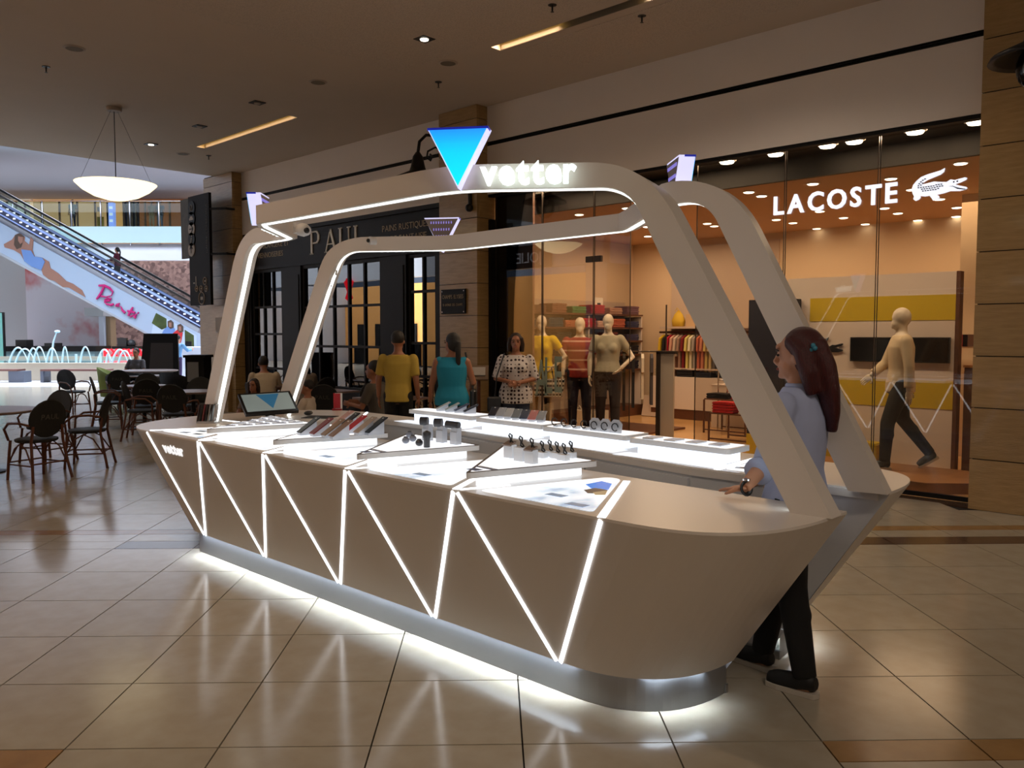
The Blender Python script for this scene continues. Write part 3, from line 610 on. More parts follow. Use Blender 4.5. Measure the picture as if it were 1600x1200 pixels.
# ---- canopy: two arched frames
def path_round(pts, rad):
    out = []
    for i, p in enumerate(pts):
        p = Vector(p)
        if 0 < i < len(pts) - 1 and rad[i]:
            a = (Vector(pts[i - 1]) - p).normalized() * rad[i]; b = (Vector(pts[i + 1]) - p).normalized() * rad[i]
            for j in range(9):
                t = j / 8; out.append((p + a) * (1 - t) ** 2 + p * 2 * t * (1 - t) + (p + b) * t * t)
        else: out.append(p)
    return out
def frame(rear):
    plan = [(-7.2, 3.27), (-5.22, 3.20), (-4.69, 2.67), (-2.93, 2.67), (-2.24, 3.22), (-1.0, 3.25)]
    pl = path_round(plan, [0, .03, .025, .18, .12, 0])
    if rear: pl = path_round([(-1.0, 3.95), (-2.42, 3.74), (-3.24, 4.48), (-5.0, 4.53), (-5.76, 3.96), (-7.2, 3.92)], [0, .03, .025, .18, .12, 0])
    cum = [0]
    for i in range(1, len(pl)): cum.append(cum[-1] + (pl[i] - pl[i - 1]).length)
    def at(s):
        for i in range(1, len(pl)):
            if s <= cum[i] or i == len(pl) - 1:
                t = (s - cum[i - 1]) / (cum[i] - cum[i - 1]); return pl[i - 1].lerp(pl[i], t)
    def nrm(s):
        t = (at(s + .02) - at(s - .02)).normalized(); n = Vector((t.y, -t.x)); return -n if rear and False else n
    def sx(x):      # arc length where the front plan has this x
        xx = x if not rear else -8.0 - x
        for i in range(1, len(pl)):
            a, b = pl[i - 1].x, pl[i].x
            if min(a, b) <= xx <= max(a, b): return cum[i - 1] + (cum[i] - cum[i - 1]) * (xx - a) / (b - a)
    z0, zi, zo = HT, 2.322, 2.435
    li0, li1 = sx(-6.49), sx(-5.79); ri0, ri1 = sx(-1.485), sx(-2.29)
    wl = .17
    def arch(lf, lt, rt, rf, zt, rad):
        pts = []; dl = Vector((lt - lf, zt - z0)).normalized(); dr = Vector((rf - rt, z0 - zt)).normalized()
        c1 = Vector((lt, zt)); c2 = Vector((rt, zt))
        p1 = c1 - dl * rad; q1 = c1 + Vector((rad, 0)); p2 = c2 - Vector((rad, 0)); q2 = c2 + dr * rad
        for j in range(12): pts.append(Vector((lf, z0)).lerp(p1, j / 12))
        for j in range(13):
            t = j / 12; pts.append(p1 * (1 - t) ** 2 + c1 * 2 * t * (1 - t) + q1 * t * t)
        ss = [q1.x + (p2.x - q1.x) * j / 40 for j in range(1, 40)]
        pts += [Vector((s, zt)) for s in ss]
        for j in range(13):
            t = j / 12; pts.append(p2 * (1 - t) ** 2 + c2 * 2 * t * (1 - t) + q2 * t * t)
        for j in range(1, 13): pts.append(q2.lerp(Vector((rf, z0)), j / 12))
        return pts
    sl_ = (li1 - li0) / (zi - z0); sr_ = (ri0 - ri1) / (zi - z0)
    I = arch(li0, li1, ri1, ri0, zi, .13); O = arch(li0 - wl, li1 - wl + sl_ * (zo - zi), ri1 + wl - sr_ * (zo - zi), ri0 + wl, zo, .30)
    # fold points: snap the nearest samples of the straight top to the plan's corners
    for c in cum[1:-1]:
        for arr in (I, O):
            k = min(range(25, 25 + 39), key=lambda q: abs(arr[q].x - c))
            if abs(arr[k].x - c) < .05: arr[k].x = c
    def p3(q, off):
        a = at(q.x); n = nrm(q.x); return Vector((a.x + n.x * off, a.y + n.y * off, q.y))
    bb = B(); N = len(I); th = .05
    for i in range(N - 1):
        for (u0, u1, v0, v1) in ((I[i], I[i + 1], th, th), (O[i], O[i + 1], th, th)): pass
        bb.add([p3(I[i], th), p3(I[i + 1], th), p3(O[i + 1], th), p3(O[i], th)], [(0, 1, 2, 3)])
        bb.add([p3(I[i], -th), p3(I[i + 1], -th), p3(O[i + 1], -th), p3(O[i], -th)], [(3, 2, 1, 0)])
        bb.add([p3(I[i], th), p3(I[i + 1], th), p3(I[i + 1], -th), p3(I[i], -th)], [(3, 2, 1, 0)])
        bb.add([p3(O[i], th), p3(O[i + 1], th), p3(O[i + 1], -th), p3(O[i], -th)], [(0, 1, 2, 3)])
    fo = bb.build('canopy_frame', 'kiosk_white', kiosk)
    bm = bmesh.new(); bm.from_mesh(fo.data); bmesh.ops.remove_doubles(bm, verts=bm.verts, dist=.0004); bmesh.ops.recalc_face_normals(bm, faces=bm.faces); bm.to_mesh(fo.data); bm.free()
    fo.data.polygons.foreach_set('use_smooth', [True] * len(fo.data.polygons)); fo.data.set_sharp_from_angle(angle=R(32))
    st = B()
    def inw(i):      # move towards the opening
        t = (I[min(i + 1, N - 1)] - I[max(i - 1, 0)]).normalized(); return Vector((t.y, -t.x)) * .003
    for i in range(N - 1):
        a, b = I[i] + inw(i), I[i + 1] + inw(i + 1)
        st.add([p3(a, .016), p3(b, .016), p3(b, -.016), p3(a, -.016)], [(0, 1, 2, 3)])
    st.build('frame_light', 'led_frame', kiosk)
frame(False); frame(True)
# triangular light signs and glowing names on the four slanted beams
def triface(nm):
    m = bpy.data.materials.new(nm); MATS[nm] = m; m.use_nodes = True; nt = m.node_tree; bs = nt.nodes['Principled BSDF']
    tc = nt.nodes.new('ShaderNodeTexCoord'); g2 = nt.nodes.new('ShaderNodeSeparateXYZ'); nt.links.new(tc.outputs['Generated'], g2.inputs[0])
    r = nt.nodes.new('ShaderNodeValToRGB'); e = r.color_ramp.elements; e[0].position = .05; e[0].color = lin((0, 228, 255)); e[1].position = 1.0; e[1].color = lin((26, 140, 250)); k = e.new(.6); k.color = lin((0, 205, 255))
    nt.links.new(g2.outputs['Z'], r.inputs[0]); nt.links.new(r.outputs[0], bs.inputs['Emission Color']); nt.links.new(r.outputs[0], bs.inputs['Base Color']); bs.inputs['Emission Strength'].default_value = 1.0; bs.inputs['Roughness'].default_value = .3
    return m
triface('triangle_blue'); emis('triangle_side', (214, 214, 255), .95); mat('triangle_back', (150, 142, 140), .5); emis('vent_glow', (150, 140, 240), .7); mat('blue_edge', (20, 40, 190), .4, emit=.4)
def tri_sign(c, ux, zc, wd, h, txt_at):
    """c: plan point of the tip, ux: direction along the beam as read by a viewer outside"""
    ux = Vector((*ux, 0)).normalized(); n = ux.cross(UP); o = Vector((*c, 0)) + n * .095; th = .085
    s = B().slab([(-wd / 2, h), (0, 0), (wd / 2, h)], o + Vector((0, 0, zc)), ux, UP, th).build('triangle_sign', 'triangle_side', kiosk)
    B().slab([(-wd / 2 + .006, h - .004), (0, .012), (wd / 2 - .006, h - .004)], o + Vector((0, 0, zc)) + n * .003, ux, UP, .003).build('lit_face', 'triangle_blue', s)
    B().slab([(-wd / 2, h + .002), (-wd / 2, h - .008), (wd / 2, h - .008), (wd / 2, h + .002)], o + Vector((0, 0, zc)) + n * .004, ux, UP, .06).build('top_edge', 'blue_edge', s)
    B().slab([(-wd / 2 + .004, h - .01), (0, .014), (wd / 2 - .004, h - .01)], o + Vector((0, 0, zc)) - n * (th - .0), ux, UP, .003).build('back_plate', 'triangle_back', s)
    for r_, cnt in ((.04, 9), (.095, 7), (.15, 5)):
        for k in range(cnt):
            x = (k - (cnt - 1) / 2) * .021
            B().obox(o + Vector((0, 0, zc + h - r_)) + ux * x - n * (th + .004), (.007, .004, .018), rz=math.atan2(ux.y, ux.x)).build('vent_slot', 'vent_glow', s)
    p = Vector((*txt_at, 0)) + n * .062 + Vector((0, 0, 2.336))
    letters('vetter', p, ux, UP, .165, MATS['led_letters'], kiosk, .025, bold=.005, gap=.05, name='sign_letter', widths=.92)
d1 = Vector((.83, .58)).normalized(); d2 = Vector((.53, -.53)).normalized()
q = Vector((-2.93, 2.67)) + d1 * .04; tri_sign(q, d1, 2.318, .285, .275, q + d1 * .10)
q = Vector((-5.22, 3.20)) + d2 * .20; tri_sign(Vector((-4.69, 2.67)) - d2 * .12, d2, 2.335, .20, .19, q - d2 * .16 + d2 * .0)
q = Vector((-5.07, 4.53)) - d1 * .04; tri_sign(q, -d1, 2.318, .285, .275, q - d1 * .13)
d3 = Vector((-.82, .74)).normalized(); tri_sign(Vector((-2.46, 3.79)), d3, 2.345, .24, .225, Vector((-2.46, 3.79)) + d3 * .26)
# dome cameras under the canopy
for (x, y, z, ux) in ((-4.95, 3.10, 2.36, 1), (-2.62, 3.98, 2.38, -1)):
    c = B().tube([(x, y, z + .04), (x, y, z - .03)], [.045, .045], 14).build('camera_mount', 'tray_white', kiosk)
    B().tube([(x, y, z - .0), (x + .05 * ux, y, z - .01), (x + .10 * ux, y - .01, z - .02)], [.045, .046, .034], 14).build('camera_body', 'tray_white', c, smooth=True)
    B().ball((x + .105 * ux, y - .012, z - .02), .02, 10, 6).build('camera_lens', 'black_plastic', c, smooth=True)
pc = P(577, 376, 'y', 4.0)
c = B().tube([pc + Vector((.02, .05, 0)), pc], .032, 16).build('camera_mount', 'tray_white', kiosk); B().ball(pc + Vector((0, -.01, 0)), .016, 10, 6).build('camera_lens', 'black_plastic', c, smooth=True)
# ================================================================== GOODS ON THE KIOSK
def lean(c, sz, tilt, rz, m=None):
    return Matrix.Rotation(rz, 3, 'Z') @ Matrix.Rotation(tilt, 3, 'X')
def phone(label, c, rz, tilt, rgb, group, L=.15, Wd=.072, stand=True, back=True):
    mt = mat('phone_%d_%d_%d' % rgb, rgb, .3, spec=.5); m3 = Matrix.Rotation(rz, 3, 'Z') @ Matrix.Rotation(tilt, 3, 'X')
    t = thing('phone', label, 'phone', c, 0, group); up = m3 @ Vector((0, 1, 0)); nn = m3 @ Vector((0, 0, 1)); ctr = Vector(c) + Vector((0, 0, .012)) + up * (L / 2) + nn * .006
    B().obox(ctr, (Wd, L, .008), m3).build('case', mt, t, bevel=.003)
    B().obox(ctr + nn * .0045 + up * (L * .38), (.012, .008, .002), m3).build('camera_lens', 'tray_white', t)
    if stand:
        bb = B(); a = m3 @ Vector((1, 0, 0)) * (Wd * .36); base = Vector(c)
        p1 = base + a; p2 = base - a; top = up * (L * .8); fl = Vector((up.x, up.y, 0)) * (L * .8)
        bb.add([p1, p2, p2 + fl, p1 + fl, p1 + Vector((0, 0, .014)), p2 + Vector((0, 0, .014)), p2 + fl + Vector((0, 0, top.z + .01)), p1 + fl + Vector((0, 0, top.z + .01))], [(3, 2, 1, 0), (4, 5, 6, 7), (0, 1, 5, 4), (1, 2, 6, 5), (2, 3, 7, 6), (3, 0, 4, 7)])
        bb.build('stand', 'acrylic', t)
    return t
mat('acrylic', (205, 210, 220), .15, spec=.6, alpha=.75)
tri, cx, cy = TRAYS[2]
cols = [((22, 26, 30), 'black'), ((120, 18, 28), 'dark red'), ((136, 108, 82), 'gold brown'), ((128, 96, 76), 'copper brown'), ((196, 150, 140), 'rose pink'), ((14, 14, 16), 'glossy black'), ((176, 20, 34), 'bright red'), ((164, 146, 132), 'pale taupe'), ((24, 34, 44), 'blue black')]
fx = [(467, 677), (487, 679), (505, 681), (517, 683), (522, 665), (531, 669), (541, 674), (556, 677), (573, 677)]
for (rgb, nm), (px, py) in zip(cols, fx):
    p = P(px, py + 3, 'z', 1.002); phone('%s phone leaning on the second triangular tray' % nm, p, R(-8), R(33), rgb, 'phones on the second front tray', L=.17, Wd=.068)
# first tray: flat white films; third: microphones and speakers; fourth: cable packs
tri, cx, cy = TRAYS[3]; mat('film', (238, 242, 250), .25); mat('film_print', (70, 78, 120), .4)
k = 0
for i in range(5):
    for j in range(5 - i):
        x = tri[0][0] + (tri[2][0] - tri[0][0]) * (.14 + .16 * (i + j) * .98) + j * .10; y = tri[0][1] + .15 + (i * .5 + j * .5) * .19 - 0
        u_, v_ = .12 + .155 * i, .12 + .155 * j
        if u_ + v_ > .86: continue
        x = tri[0][0] * (1 - u_ - v_) + tri[1][0] * u_ + tri[2][0] * v_; y = tri[0][1] * (1 - u_ - v_) + tri[1][1] * u_ + tri[2][1] * v_
        t = thing('screen_film_pack', 'white film pack on the first triangular tray, column %s from the tip, place %s' % (('one', 'two', 'three', 'four', 'five')[i], ('one', 'two', 'three', 'four', 'five')[j]), 'film pack', (x, y, 1.002), 0, 'film packs on the first tray')
        B().obox((x, y, 1.006), (.055, .10, .007), rz=R(-25)).build('sleeve', 'film', t); B().obox((x, y + .01, 1.0102), (.035, .05, .001), rz=R(-25)).build('print', 'film_print', t); k += 1
mat('speaker_dark', (58, 60, 66), .4); mat('speaker_grey', (120, 126, 140), .4)
tri, cx, cy = TRAYS[1]
for (px, py, lab) in ((668, 694, 'round dark speaker on a tall clear stand, leftmost of the tall row'), (690, 697, 'round dark speaker on a tall clear stand, middle of the tall row'), (712, 700, 'long black speaker on a tall clear stand, rightmost of the tall row')):
    p = P(px, py - 6, 'z', 1.002); t = thing('speaker', lab, 'speaker', p, 0, 'speakers on the third tray')
    B().box(p.x - .028, p.x + .028, p.y - .02, p.y + .02, 1.002, 1.075).build('stand', 'acrylic', t); B().box(p.x - .022, p.x + .03, p.y - .015, p.y + .02, 1.075, 1.10).build('stand_head', 'acrylic', t)
    if 'long' in lab: B().tube([(p.x - .06, p.y - .02, 1.118), (p.x + .02, p.y + .01, 1.112)], .022, 12).build('body', 'speaker_dark', t, smooth=False)
    else: B().tube([(p.x - .035, p.y - .025, 1.12), (p.x + .005, p.y, 1.12)], .026, 14).build('body', 'speaker_dark', t); B().tube([(p.x - .037, p.y - .027, 1.12), (p.x - .034, p.y - .025, 1.12)], .018, 12).build('cone', 'speaker_grey', t)
for k, (px, py) in enumerate(((645, 690), (655, 697), (634, 693), (640, 684))):
    p = P(px, py, 'z', 1.002); t = thing('small_speaker', ('small grey blue speaker at the front of the third tray', 'small dark speaker beside the upright bottle speaker', 'tiny pale speaker nearest the tray tip', 'low grey speaker at the back left of the third tray')[k], 'speaker', p, 0, 'small speakers on the third tray')
    B().ball(p + Vector((0, 0, .02)), (.024, .022, .02), 12, 8).build('body', 'speaker_grey' if k != 1 else 'speaker_dark', t, smooth=True); B().tube([p + Vector((0, 0, .036)), p + Vector((0, 0, .042))], .012, 10).build('button', 'speaker_dark', t)
p = P(667, 699, 'z', 1.002); t = thing('bottle_speaker', 'upright dark bottle shaped speaker on the third tray', 'speaker', p)
B().lathe([(.018, 0), (.019, .05), (.024, .06), (.024, .085), (.016, .092)], p, 14).build('body', 'speaker_dark', t, smooth=True); B().lathe([(.012, .092), (.008, .096)], p, 10).build('cap', 'black_plastic', t)
mat('pack_white', (226, 230, 236), .35); mat('pack_brown', (132, 112, 100), .4)
tri, cx, cy = TRAYS[0]
for k, (px, py) in enumerate(((797, 707), (813, 712), (830, 716), (846, 707), (858, 705), (869, 708), (880, 711), (891, 707))):
    p = P(px, py + 8, 'z', 1.002); tall = .07 if k < 3 else .03
    t = thing('cable_stand', ('brown topped cable stand at the left of the fourth tray', 'white cable stand second from the left on the fourth tray', 'brown topped cable stand, tallest on the fourth tray', 'low white cable stand left of the coiled cables on the fourth tray', 'low white stand with a hanging black cable', 'low white stand with a thin hook, third from the right', 'low white stand with a white cable, second from the right', 'low white stand with a black hook at the right tray corner')[k], 'cable stand', p, 0, 'cable stands on the fourth tray')
    B().box(p.x - .03, p.x + .03, p.y - .018, p.y + .018, 1.002, 1.002 + tall).build('block', 'pack_white', t)
    if k in (0, 2): B().obox(p + Vector((0, -.005, tall + .006)), (.055, .05, .008), Matrix.Rotation(R(20), 3, 'X')).build('label_plate', 'pack_brown', t)
    zc = 1.0 + tall + .03; B().tube([Vector((p.x + .012 * math.cos(a / 8 * 2 * math.pi * 1.7) + .002 * a, p.y + .01 * math.sin(a / 8 * 2 * math.pi * 1.7), zc + .028 * math.sin(a / 8 * 2 * math.pi))) for a in range(9)], .004, 6).build('cable', 'black_plastic', t)
# rear trays
def rear_phones(idx, n, cols2, lab, dirn):
    x0, x1, y0, y1 = RT_[idx]
    for k in range(n):
        x = x0 + .12 + (x1 - x0 - .24) * k / (n - 1) if idx else x0 + .30 + .11 * k
        phone('%s phone on a slanted stand, %s' % (cols2[k][1], lab), (x, y0 + .09, 1.017), R(dirn), R(25), cols2[k][0], 'phones on a far tray %d' % idx, L=.13, Wd=.06)
rear_phones(0, 4, [((190, 196, 200), 'silver'), ((168, 180, 182), 'grey green'), ((70, 80, 110), 'slate blue'), ((20, 24, 40), 'navy')], 'on the far tray behind the phones', -30)
rear_phones(1, 7, [((24, 28, 46), 'navy'), ((170, 176, 186), 'silver'), ((190, 194, 200), 'white silver'), ((120, 130, 140), 'steel grey'), ((44, 60, 88), 'blue'), ((196, 120, 120), 'pink edged'), ((150, 156, 166), 'grey')], 'on the far tray below the woman in blue', 28)
x0, x1, y0, y1 = RT_[2]
for k in range(7):
    x = x0 + .10 + .085 * k; t = thing('earphone_stand', ('first', 'second', 'third', 'fourth', 'fifth', 'sixth', 'seventh')[k] + ' earphone stand from the left on the third far tray', 'earphone stand', (x, y0 + .08, 1.017), 0, 'earphone stands on the third far tray')
    if k < 4: B().box(x - .02, x + .02, y0 + .06, y0 + .10, 1.017, 1.035).build('block', 'pack_white', t)
    else: B().slab([(-.04, 0), (.04, 0), (.045, .06), (.02, .085), (-.02, .085), (-.045, .06)], (x, y0 + .06, 1.017), (1, 0, 0), (0, 0, 1), .01).build('block', 'acrylic', t)
    B().tube([Vector((x + .025 * math.cos(a), y0 + .05, 1.055 + .025 * math.sin(a))) for a in [i * .6 for i in range(10)]], .004, 6).build('cord', 'black_plastic', t)
x0, x1, y0, y1 = RT_[3]
for k in range(4):
    x = x0 + .14 + .15 * k; t = thing('flat_pack', ('first', 'second', 'third', 'fourth')[k] + ' thin grey pack lying on the far tray nearest the red haired woman', 'pack', (x, y0 + .09, 1.017), 0, 'thin packs on the fourth far tray')
    B().obox((x, y0 + .09, 1.022), (.08, .11, .01)).build('sleeve', 'film', t, bevel=.002); B().obox((x, y0 + .09, 1.0275), (.05, .07, .001)).build('print', 'print_grey', t)
# till end: monitor, mouse, mat, red phone stand, rack of cases
emis('screen_grey', (128, 140, 138), .45); emis('screen_blue', (40, 96, 130), .5); mat('rack_clear', (200, 200, 205), .2, alpha=.6)
a = PD(384, 647, 6.8); b = PD(467, 641, 7.0)
t = thing('monitor', 'black framed tilted monitor showing a blue triangle on grey', 'monitor', ((a.x + b.x) / 2, (a.y + b.y) / 2, HT))
TL, TR_, BR, BL = PD(366, 616, 6.98), PD(447, 613, 7.18), PD(467, 641, 7.0), PD(384, 647, 6.8)
org = BL; ux = (BR - BL); Lx = ux.length; ux.normalize(); uy = (TL - BL); uy = (uy - ux * (uy.dot(ux) * .6)); Ly = uy.length; uy.normalize(); nn = ux.cross(uy)
B().slab([(0, 0), (Lx, 0), (Lx, Ly), (0, Ly)], org, ux, uy, .03).build('housing', 'black_plastic', t)
scn = B().slab([(.02, .025), (Lx - .02, .025), (Lx - .02, Ly - .02), (.02, Ly - .02)], org + nn * .002, ux, uy, .002).build('screen', 'screen_grey', t)
B().slab([(Lx * .32, Ly - .03), (Lx * .76, Ly - .03), (Lx * .54, .05)][::-1], org + nn * .003, ux, uy, .001).build('screen_triangle', 'screen_blue', scn)
B().bar(org + ux * (Lx / 2) + uy * .1 - nn * .03, Vector(((org + ux * (Lx / 2)).x - .12, (org + ux * (Lx / 2)).y + .05, HT)), .08, .02).build('foot', 'black_plastic', t)
p = P(500, 652, 'z', HT); t = thing('mouse_pad', 'black mouse pad on the white counter by the monitor', 'mouse pad', p); B().obox(p + Vector((0, 0, .0025)), (.26, .22, .004), rz=.6).build('mat', 'black_plastic', t, bevel=.0015); B().obox(p + Vector((0, 0, .005)), (.24, .20, .0008), rz=.6).build('surface', mat('pad_top', (26, 26, 28), .8), t)
p = P(482, 648, 'z', HT + .006); t = thing('mouse', 'black computer mouse on the mouse pad', 'mouse', p); B().ball(p + Vector((0, 0, .016)), (.033, .052, .02), 14, 8, Matrix.Rotation(.4, 3, 'Z')).build('body', 'black_plastic', t, smooth=True); B().tube([p + Vector((0, .03, .03)), p + Vector((.006, .03, .03))], .006, 8).build('wheel', 'kiosk_grey', t)
p = P(527, 641, 'z', HT); t = thing('red_phone_display', 'bright red phone standing upright on the white counter', 'phone'); t.location = p; WOFF[t.name] = p.copy()
B().obox(p + Vector((0, 0, .09)), (.07, .012, .15), rz=.85).build('case', mat('phone_red', (176, 16, 36), .3), t, bevel=.004); B().obox(p + Vector((.012, .008, .09)), (.07, .004, .15), rz=.85).build('back_plate', 'tray_white', t); B().obox(p + Vector((0, 0, .008)), (.09, .06, .016), rz=.85).build('stand', mat('phone_red2', (150, 14, 30), .3), t)
base = P(325, 661, 'z', HT); t = thing('case_rack', 'clear rack holding a row of upright dark phone cases', 'rack', base); B().obox(base + Vector((0, 0, .008)), (.17, .06, .016), rz=R(43.7)).build('tray', 'rack_clear', t)
for k in range(7):
    c = base + RT * (.022 * (k - 3)) + Vector((0, 0, .016)); cl = [((40, 18, 20), 'dark red'), ((18, 18, 20), 'black'), ((110, 26, 34), 'red'), ((30, 26, 26), 'charcoal'), ((140, 130, 124), 'grey'), ((60, 50, 46), 'brown'), ((150, 140, 134), 'pale grey')][k]
    q = thing('phone_case', cl[1] + ' upright phone case in the clear rack', 'phone case', c, 0, 'phone cases in the rack')
    B().obox(c + Vector((0, 0, .07)), (.008, .07, .14), Matrix.Rotation(R(43.7), 3, 'Z') @ Matrix.Rotation(R(10), 3, 'Y')).build('shell', mat('case_%d' % k, cl[0], .3), q, bevel=.002); B().obox(c + Vector((.004, 0, .12)), (.002, .015, .015), Matrix.Rotation(R(43.7), 3, 'Z')).build('camera_hole', 'black_plastic', q)
# ================================================================== PEOPLE
mat('skin', (196, 142, 112), .5, noise=.05, nscale=6); mat('skin_tan', (158, 104, 76), .5); mat('eye', (28, 20, 18), .25); mat('lip', (150, 70, 66), .45); mat('brow', (48, 32, 26), .7)
mat('hair_black', (20, 15, 13), .55, bump=.4, nscale=60, stretch=(6, 6, .6)); mat('hair_brown', (44, 26, 18), .55, bump=.4, nscale=60, stretch=(6, 6, .6)); mat('hair_red', (74, 12, 16), .4, bump=.5, nscale=50, stretch=(6, 6, .5), noise=.5)
mat('mannequin', (226, 212, 190), .4)
def V(*a): return Vector(a)
def lerp_path(pts, t):      # first part of a polyline, fraction t of its length
    pts = [Vector(p) for p in pts]; L = sum((pts[i + 1] - pts[i]).length for i in range(len(pts) - 1)) * t; out = [pts[0]]
    for i in range(len(pts) - 1):
        l = (pts[i + 1] - pts[i]).length
        if L <= l: out.append(pts[i].lerp(pts[i + 1], L / l)); return out
        out.append(pts[i + 1]); L -= l
    return out
def hand(bb, w, d, nrm, s=1, curl=.25, side=1):
    """palm and five fingers from wrist w along d, palm facing nrm"""
    d = d.normalized(); nrm = (nrm - d * nrm.dot(d)).normalized(); x = d.cross(nrm) * side
    m3 = Matrix((x, d, nrm)).transposed()
    bb.ball(w + d * .045 * s, (.038 * s, .052 * s, .015 * s), 10, 6, m3)
    for k, (o, l) in enumerate(((-.027, .062), (-.009, .074), (.009, .070), (.026, .054))):
        a = w + d * .082 * s + x * o * s; b = a + (d + nrm * curl * .5) .normalized() * l * .45 * s; c = b + (d + nrm * curl * 1.5).normalized() * l * .35 * s; e = c + (d * .9 + nrm * curl * 2.4).normalized() * l * .25 * s
        bb.tube([a - d * .02 * s, a, b, c, e], [.009 * s, .009 * s, .0085 * s, .0078 * s, .006 * s], 6)
    a = w + d * .022 * s - x * .028 * s; b = a + (d * .6 - x * .75 + nrm * .3).normalized() * .034 * s; c = b + (d * .95 - x * .2 + nrm * .3).normalized() * .03 * s
    bb.tube([a + x * .01 * s, a, b, c], [.011 * s, .012 * s, .010 * s, .007 * s], 6)
def shirtmat(nm, rgb): return mat(nm, rgb, .85, bump=.35, nscale=9, noise=.06)
def figure(name, label, loc, rz, h=1.65, sex='f', cat='person', group=None, top=None, pants=None, hair=('short', 'hair_black'), skin='skin', pose={}, sleeve=.4, hem=.82, shoe=(20, 18, 18), detail=.014, pant_len=1.0, build=1.0, face=True, collar=False, skirt=None, bare_feet=False, neck_v=False):
    s = h / 1.70; q = dict(pelvis=V(0, 0, 0), lean=0.0, yaw=0.0, nod=0.0, eR=V(.235, -.02, 1.10), wR=V(.245, .05, .86), eL=V(-.235, -.02, 1.10), wL=V(-.245, .05, .86), kR=V(.10, .02, .49), aR=V(.105, -.01, .08), kL=V(-.10, .02, .49), aL=V(-.105, -.01, .08), nR=V(-1, .2, 0), nL=V(1, .2, 0), curl=.35, fR=V(0, 1, 0), fL=V(0, 1, 0)); q.update(pose)
    t = thing(name, label, cat, loc, rz, group); pv = q['pelvis']; ln = q['lean']
    def T(p): p = Vector(p); return (p + pv + V(0, ln * max(p.z - .95, 0), -.25 * abs(ln) * max(p.z - .95, 0))) * s
    S = lambda p: Vector(p) * s
    fem = sex == 'f'; bw = build
    sx = (.165 if fem else .195) * (.5 + .5 * bw)
    secs = [(.80, .10, .08), (.84, .155, .105), (.92, (.178 if fem else .165) * bw, .118 * bw), (1.06, (.135 if fem else .15) * bw, .10 * bw), (1.2, (.150 if fem else .165) * bw, .112 * bw), (1.30, (.16 if fem else .185) * bw, .112 * bw), (1.38, sx * .92, .085), (1.43, .085, .07), (1.46, .055, .055), (1.53, .05, .054)]
    def torso(bb, z0, z1, inf, ex=0):
        out = []
        zs = sorted(set([z0] + [a for a, _, _ in secs if z0 < a < z1] + [z1]))
        for z in zs:
            rx, ry = secs[2][1], secs[2][2]
            for i in range(len(secs) - 1):
                if secs[i][0] <= z <= secs[i + 1][0]:
                    u = (z - secs[i][0]) / (secs[i + 1][0] - secs[i][0]); rx = secs[i][1] * (1 - u) + secs[i + 1][1] * u if not (inf and z < .92) else secs[2][1]; ry = secs[i][2] * (1 - u) + secs[i + 1][2] * u if not (inf and z < .92) else secs[2][2]; break
            c = T((0, 0, z)); out.append((c.x, c.y, c.z, (rx + inf) * s, (ry + inf + (ex if z < 1.0 else 0)) * s))
        bb.loft(out, 20)
        if fem and z1 > 1.27 and z0 < 1.2:
            for k in (-1, 1): bb.ball(T((k * .07, .085 * bw, 1.245)), ((.058 + inf) * s * bw, (.042 + inf) * s * bw, (.062 + inf) * s))
    arms = {}; legs = {}
    for k, e, wv in ((1, 'eR', 'wR'), (-1, 'eL', 'wL')):
        ab = q.get('abs_' + e); sh = T((k * sx, 0, 1.375))
        E_ = S(q[e]) if ab else T(q[e]); W_ = S(q[wv]) if q.get('abs_' + wv) else T(q[wv]); arms[k] = [sh, E_, W_]
    for k, a, b in ((1, 'kR', 'aR'), (-1, 'kL', 'aL')): legs[k] = [S(V(k * .09, 0, .90) + pv), S(q[a]), S(q[b])]
    def arm(bb, k, t_=1.0, inf=0):
        p = lerp_path(arms[k], t_); r = [.052, .043, .028]; n = len(p)
        if n == 2: rr = [.052 + inf, .046 + inf]
        else: rr = [.052 + inf, .041 + inf, .041 - .013 * (t_ if t_ == 1 else .5) + inf]
        p = [p[0] - (arms[k][1] - p[0]).normalized() * .0] + p[1:]
        bb.tube(p, [v * s * (.55 + .45 * bw) for v in rr], 12); bb.ball(arms[k][0], (.047 + inf) * s)
    def leg(bb, k, t_=1.0, inf=0):
        p = lerp_path(legs[k], t_); r = [.088 * bw + inf, .058 + inf, .040 + inf]; rr = r[:len(p)]
        if len(p) == 2: rr = [r[0], r[1] + .015]
        bb.tube(p, [v * s for v in rr], 14); bb.ball(p[0], (.092 * bw + inf) * s)
        if len(p) > 2 and t_ > .7: bb.ball(p[1].lerp(p[2], .3) - Vector((0, .012, 0)) * s, (.05 + inf) * s)
    hc = T((0, .012, 1.595)); hm = Matrix.Rotation(q['yaw'], 3, 'Z') @ Matrix.Rotation(q['nod'], 3, 'X')
    def Hh(x, y, z): return hc + hm @ (V(x, y, z) * s)
    bb = B(); torso(bb, .80, 1.53, 0)
    bb.tube([T((0, 0, 1.42)), hc + V(0, 0, -.03) * s], [.056 * s, .052 * s], 12)
    for k in (1, -1): arm(bb, k); leg(bb, k)
    for k in (1, -1):
        an = legs[k][2]; f = q['fR' if k > 0 else 'fL']; bb.tube([an - f * .03 * s + V(0, 0, -.03) * s, an + f * .07 * s - V(0, 0, .04 * s), an + f * .16 * s - V(0, 0, .055 * s)], [(.035 * s, .045 * s), (.035 * s, .032 * s), (.03 * s, .018 * s)], 10)
    bb.ball(Hh(0, -.008, .02), (.077 * s, .098 * s, .105 * s), 14, 10, hm); bb.ball(Hh(0, .035, -.052), (.056 * s, .062 * s, .065 * s), 12, 8, hm)
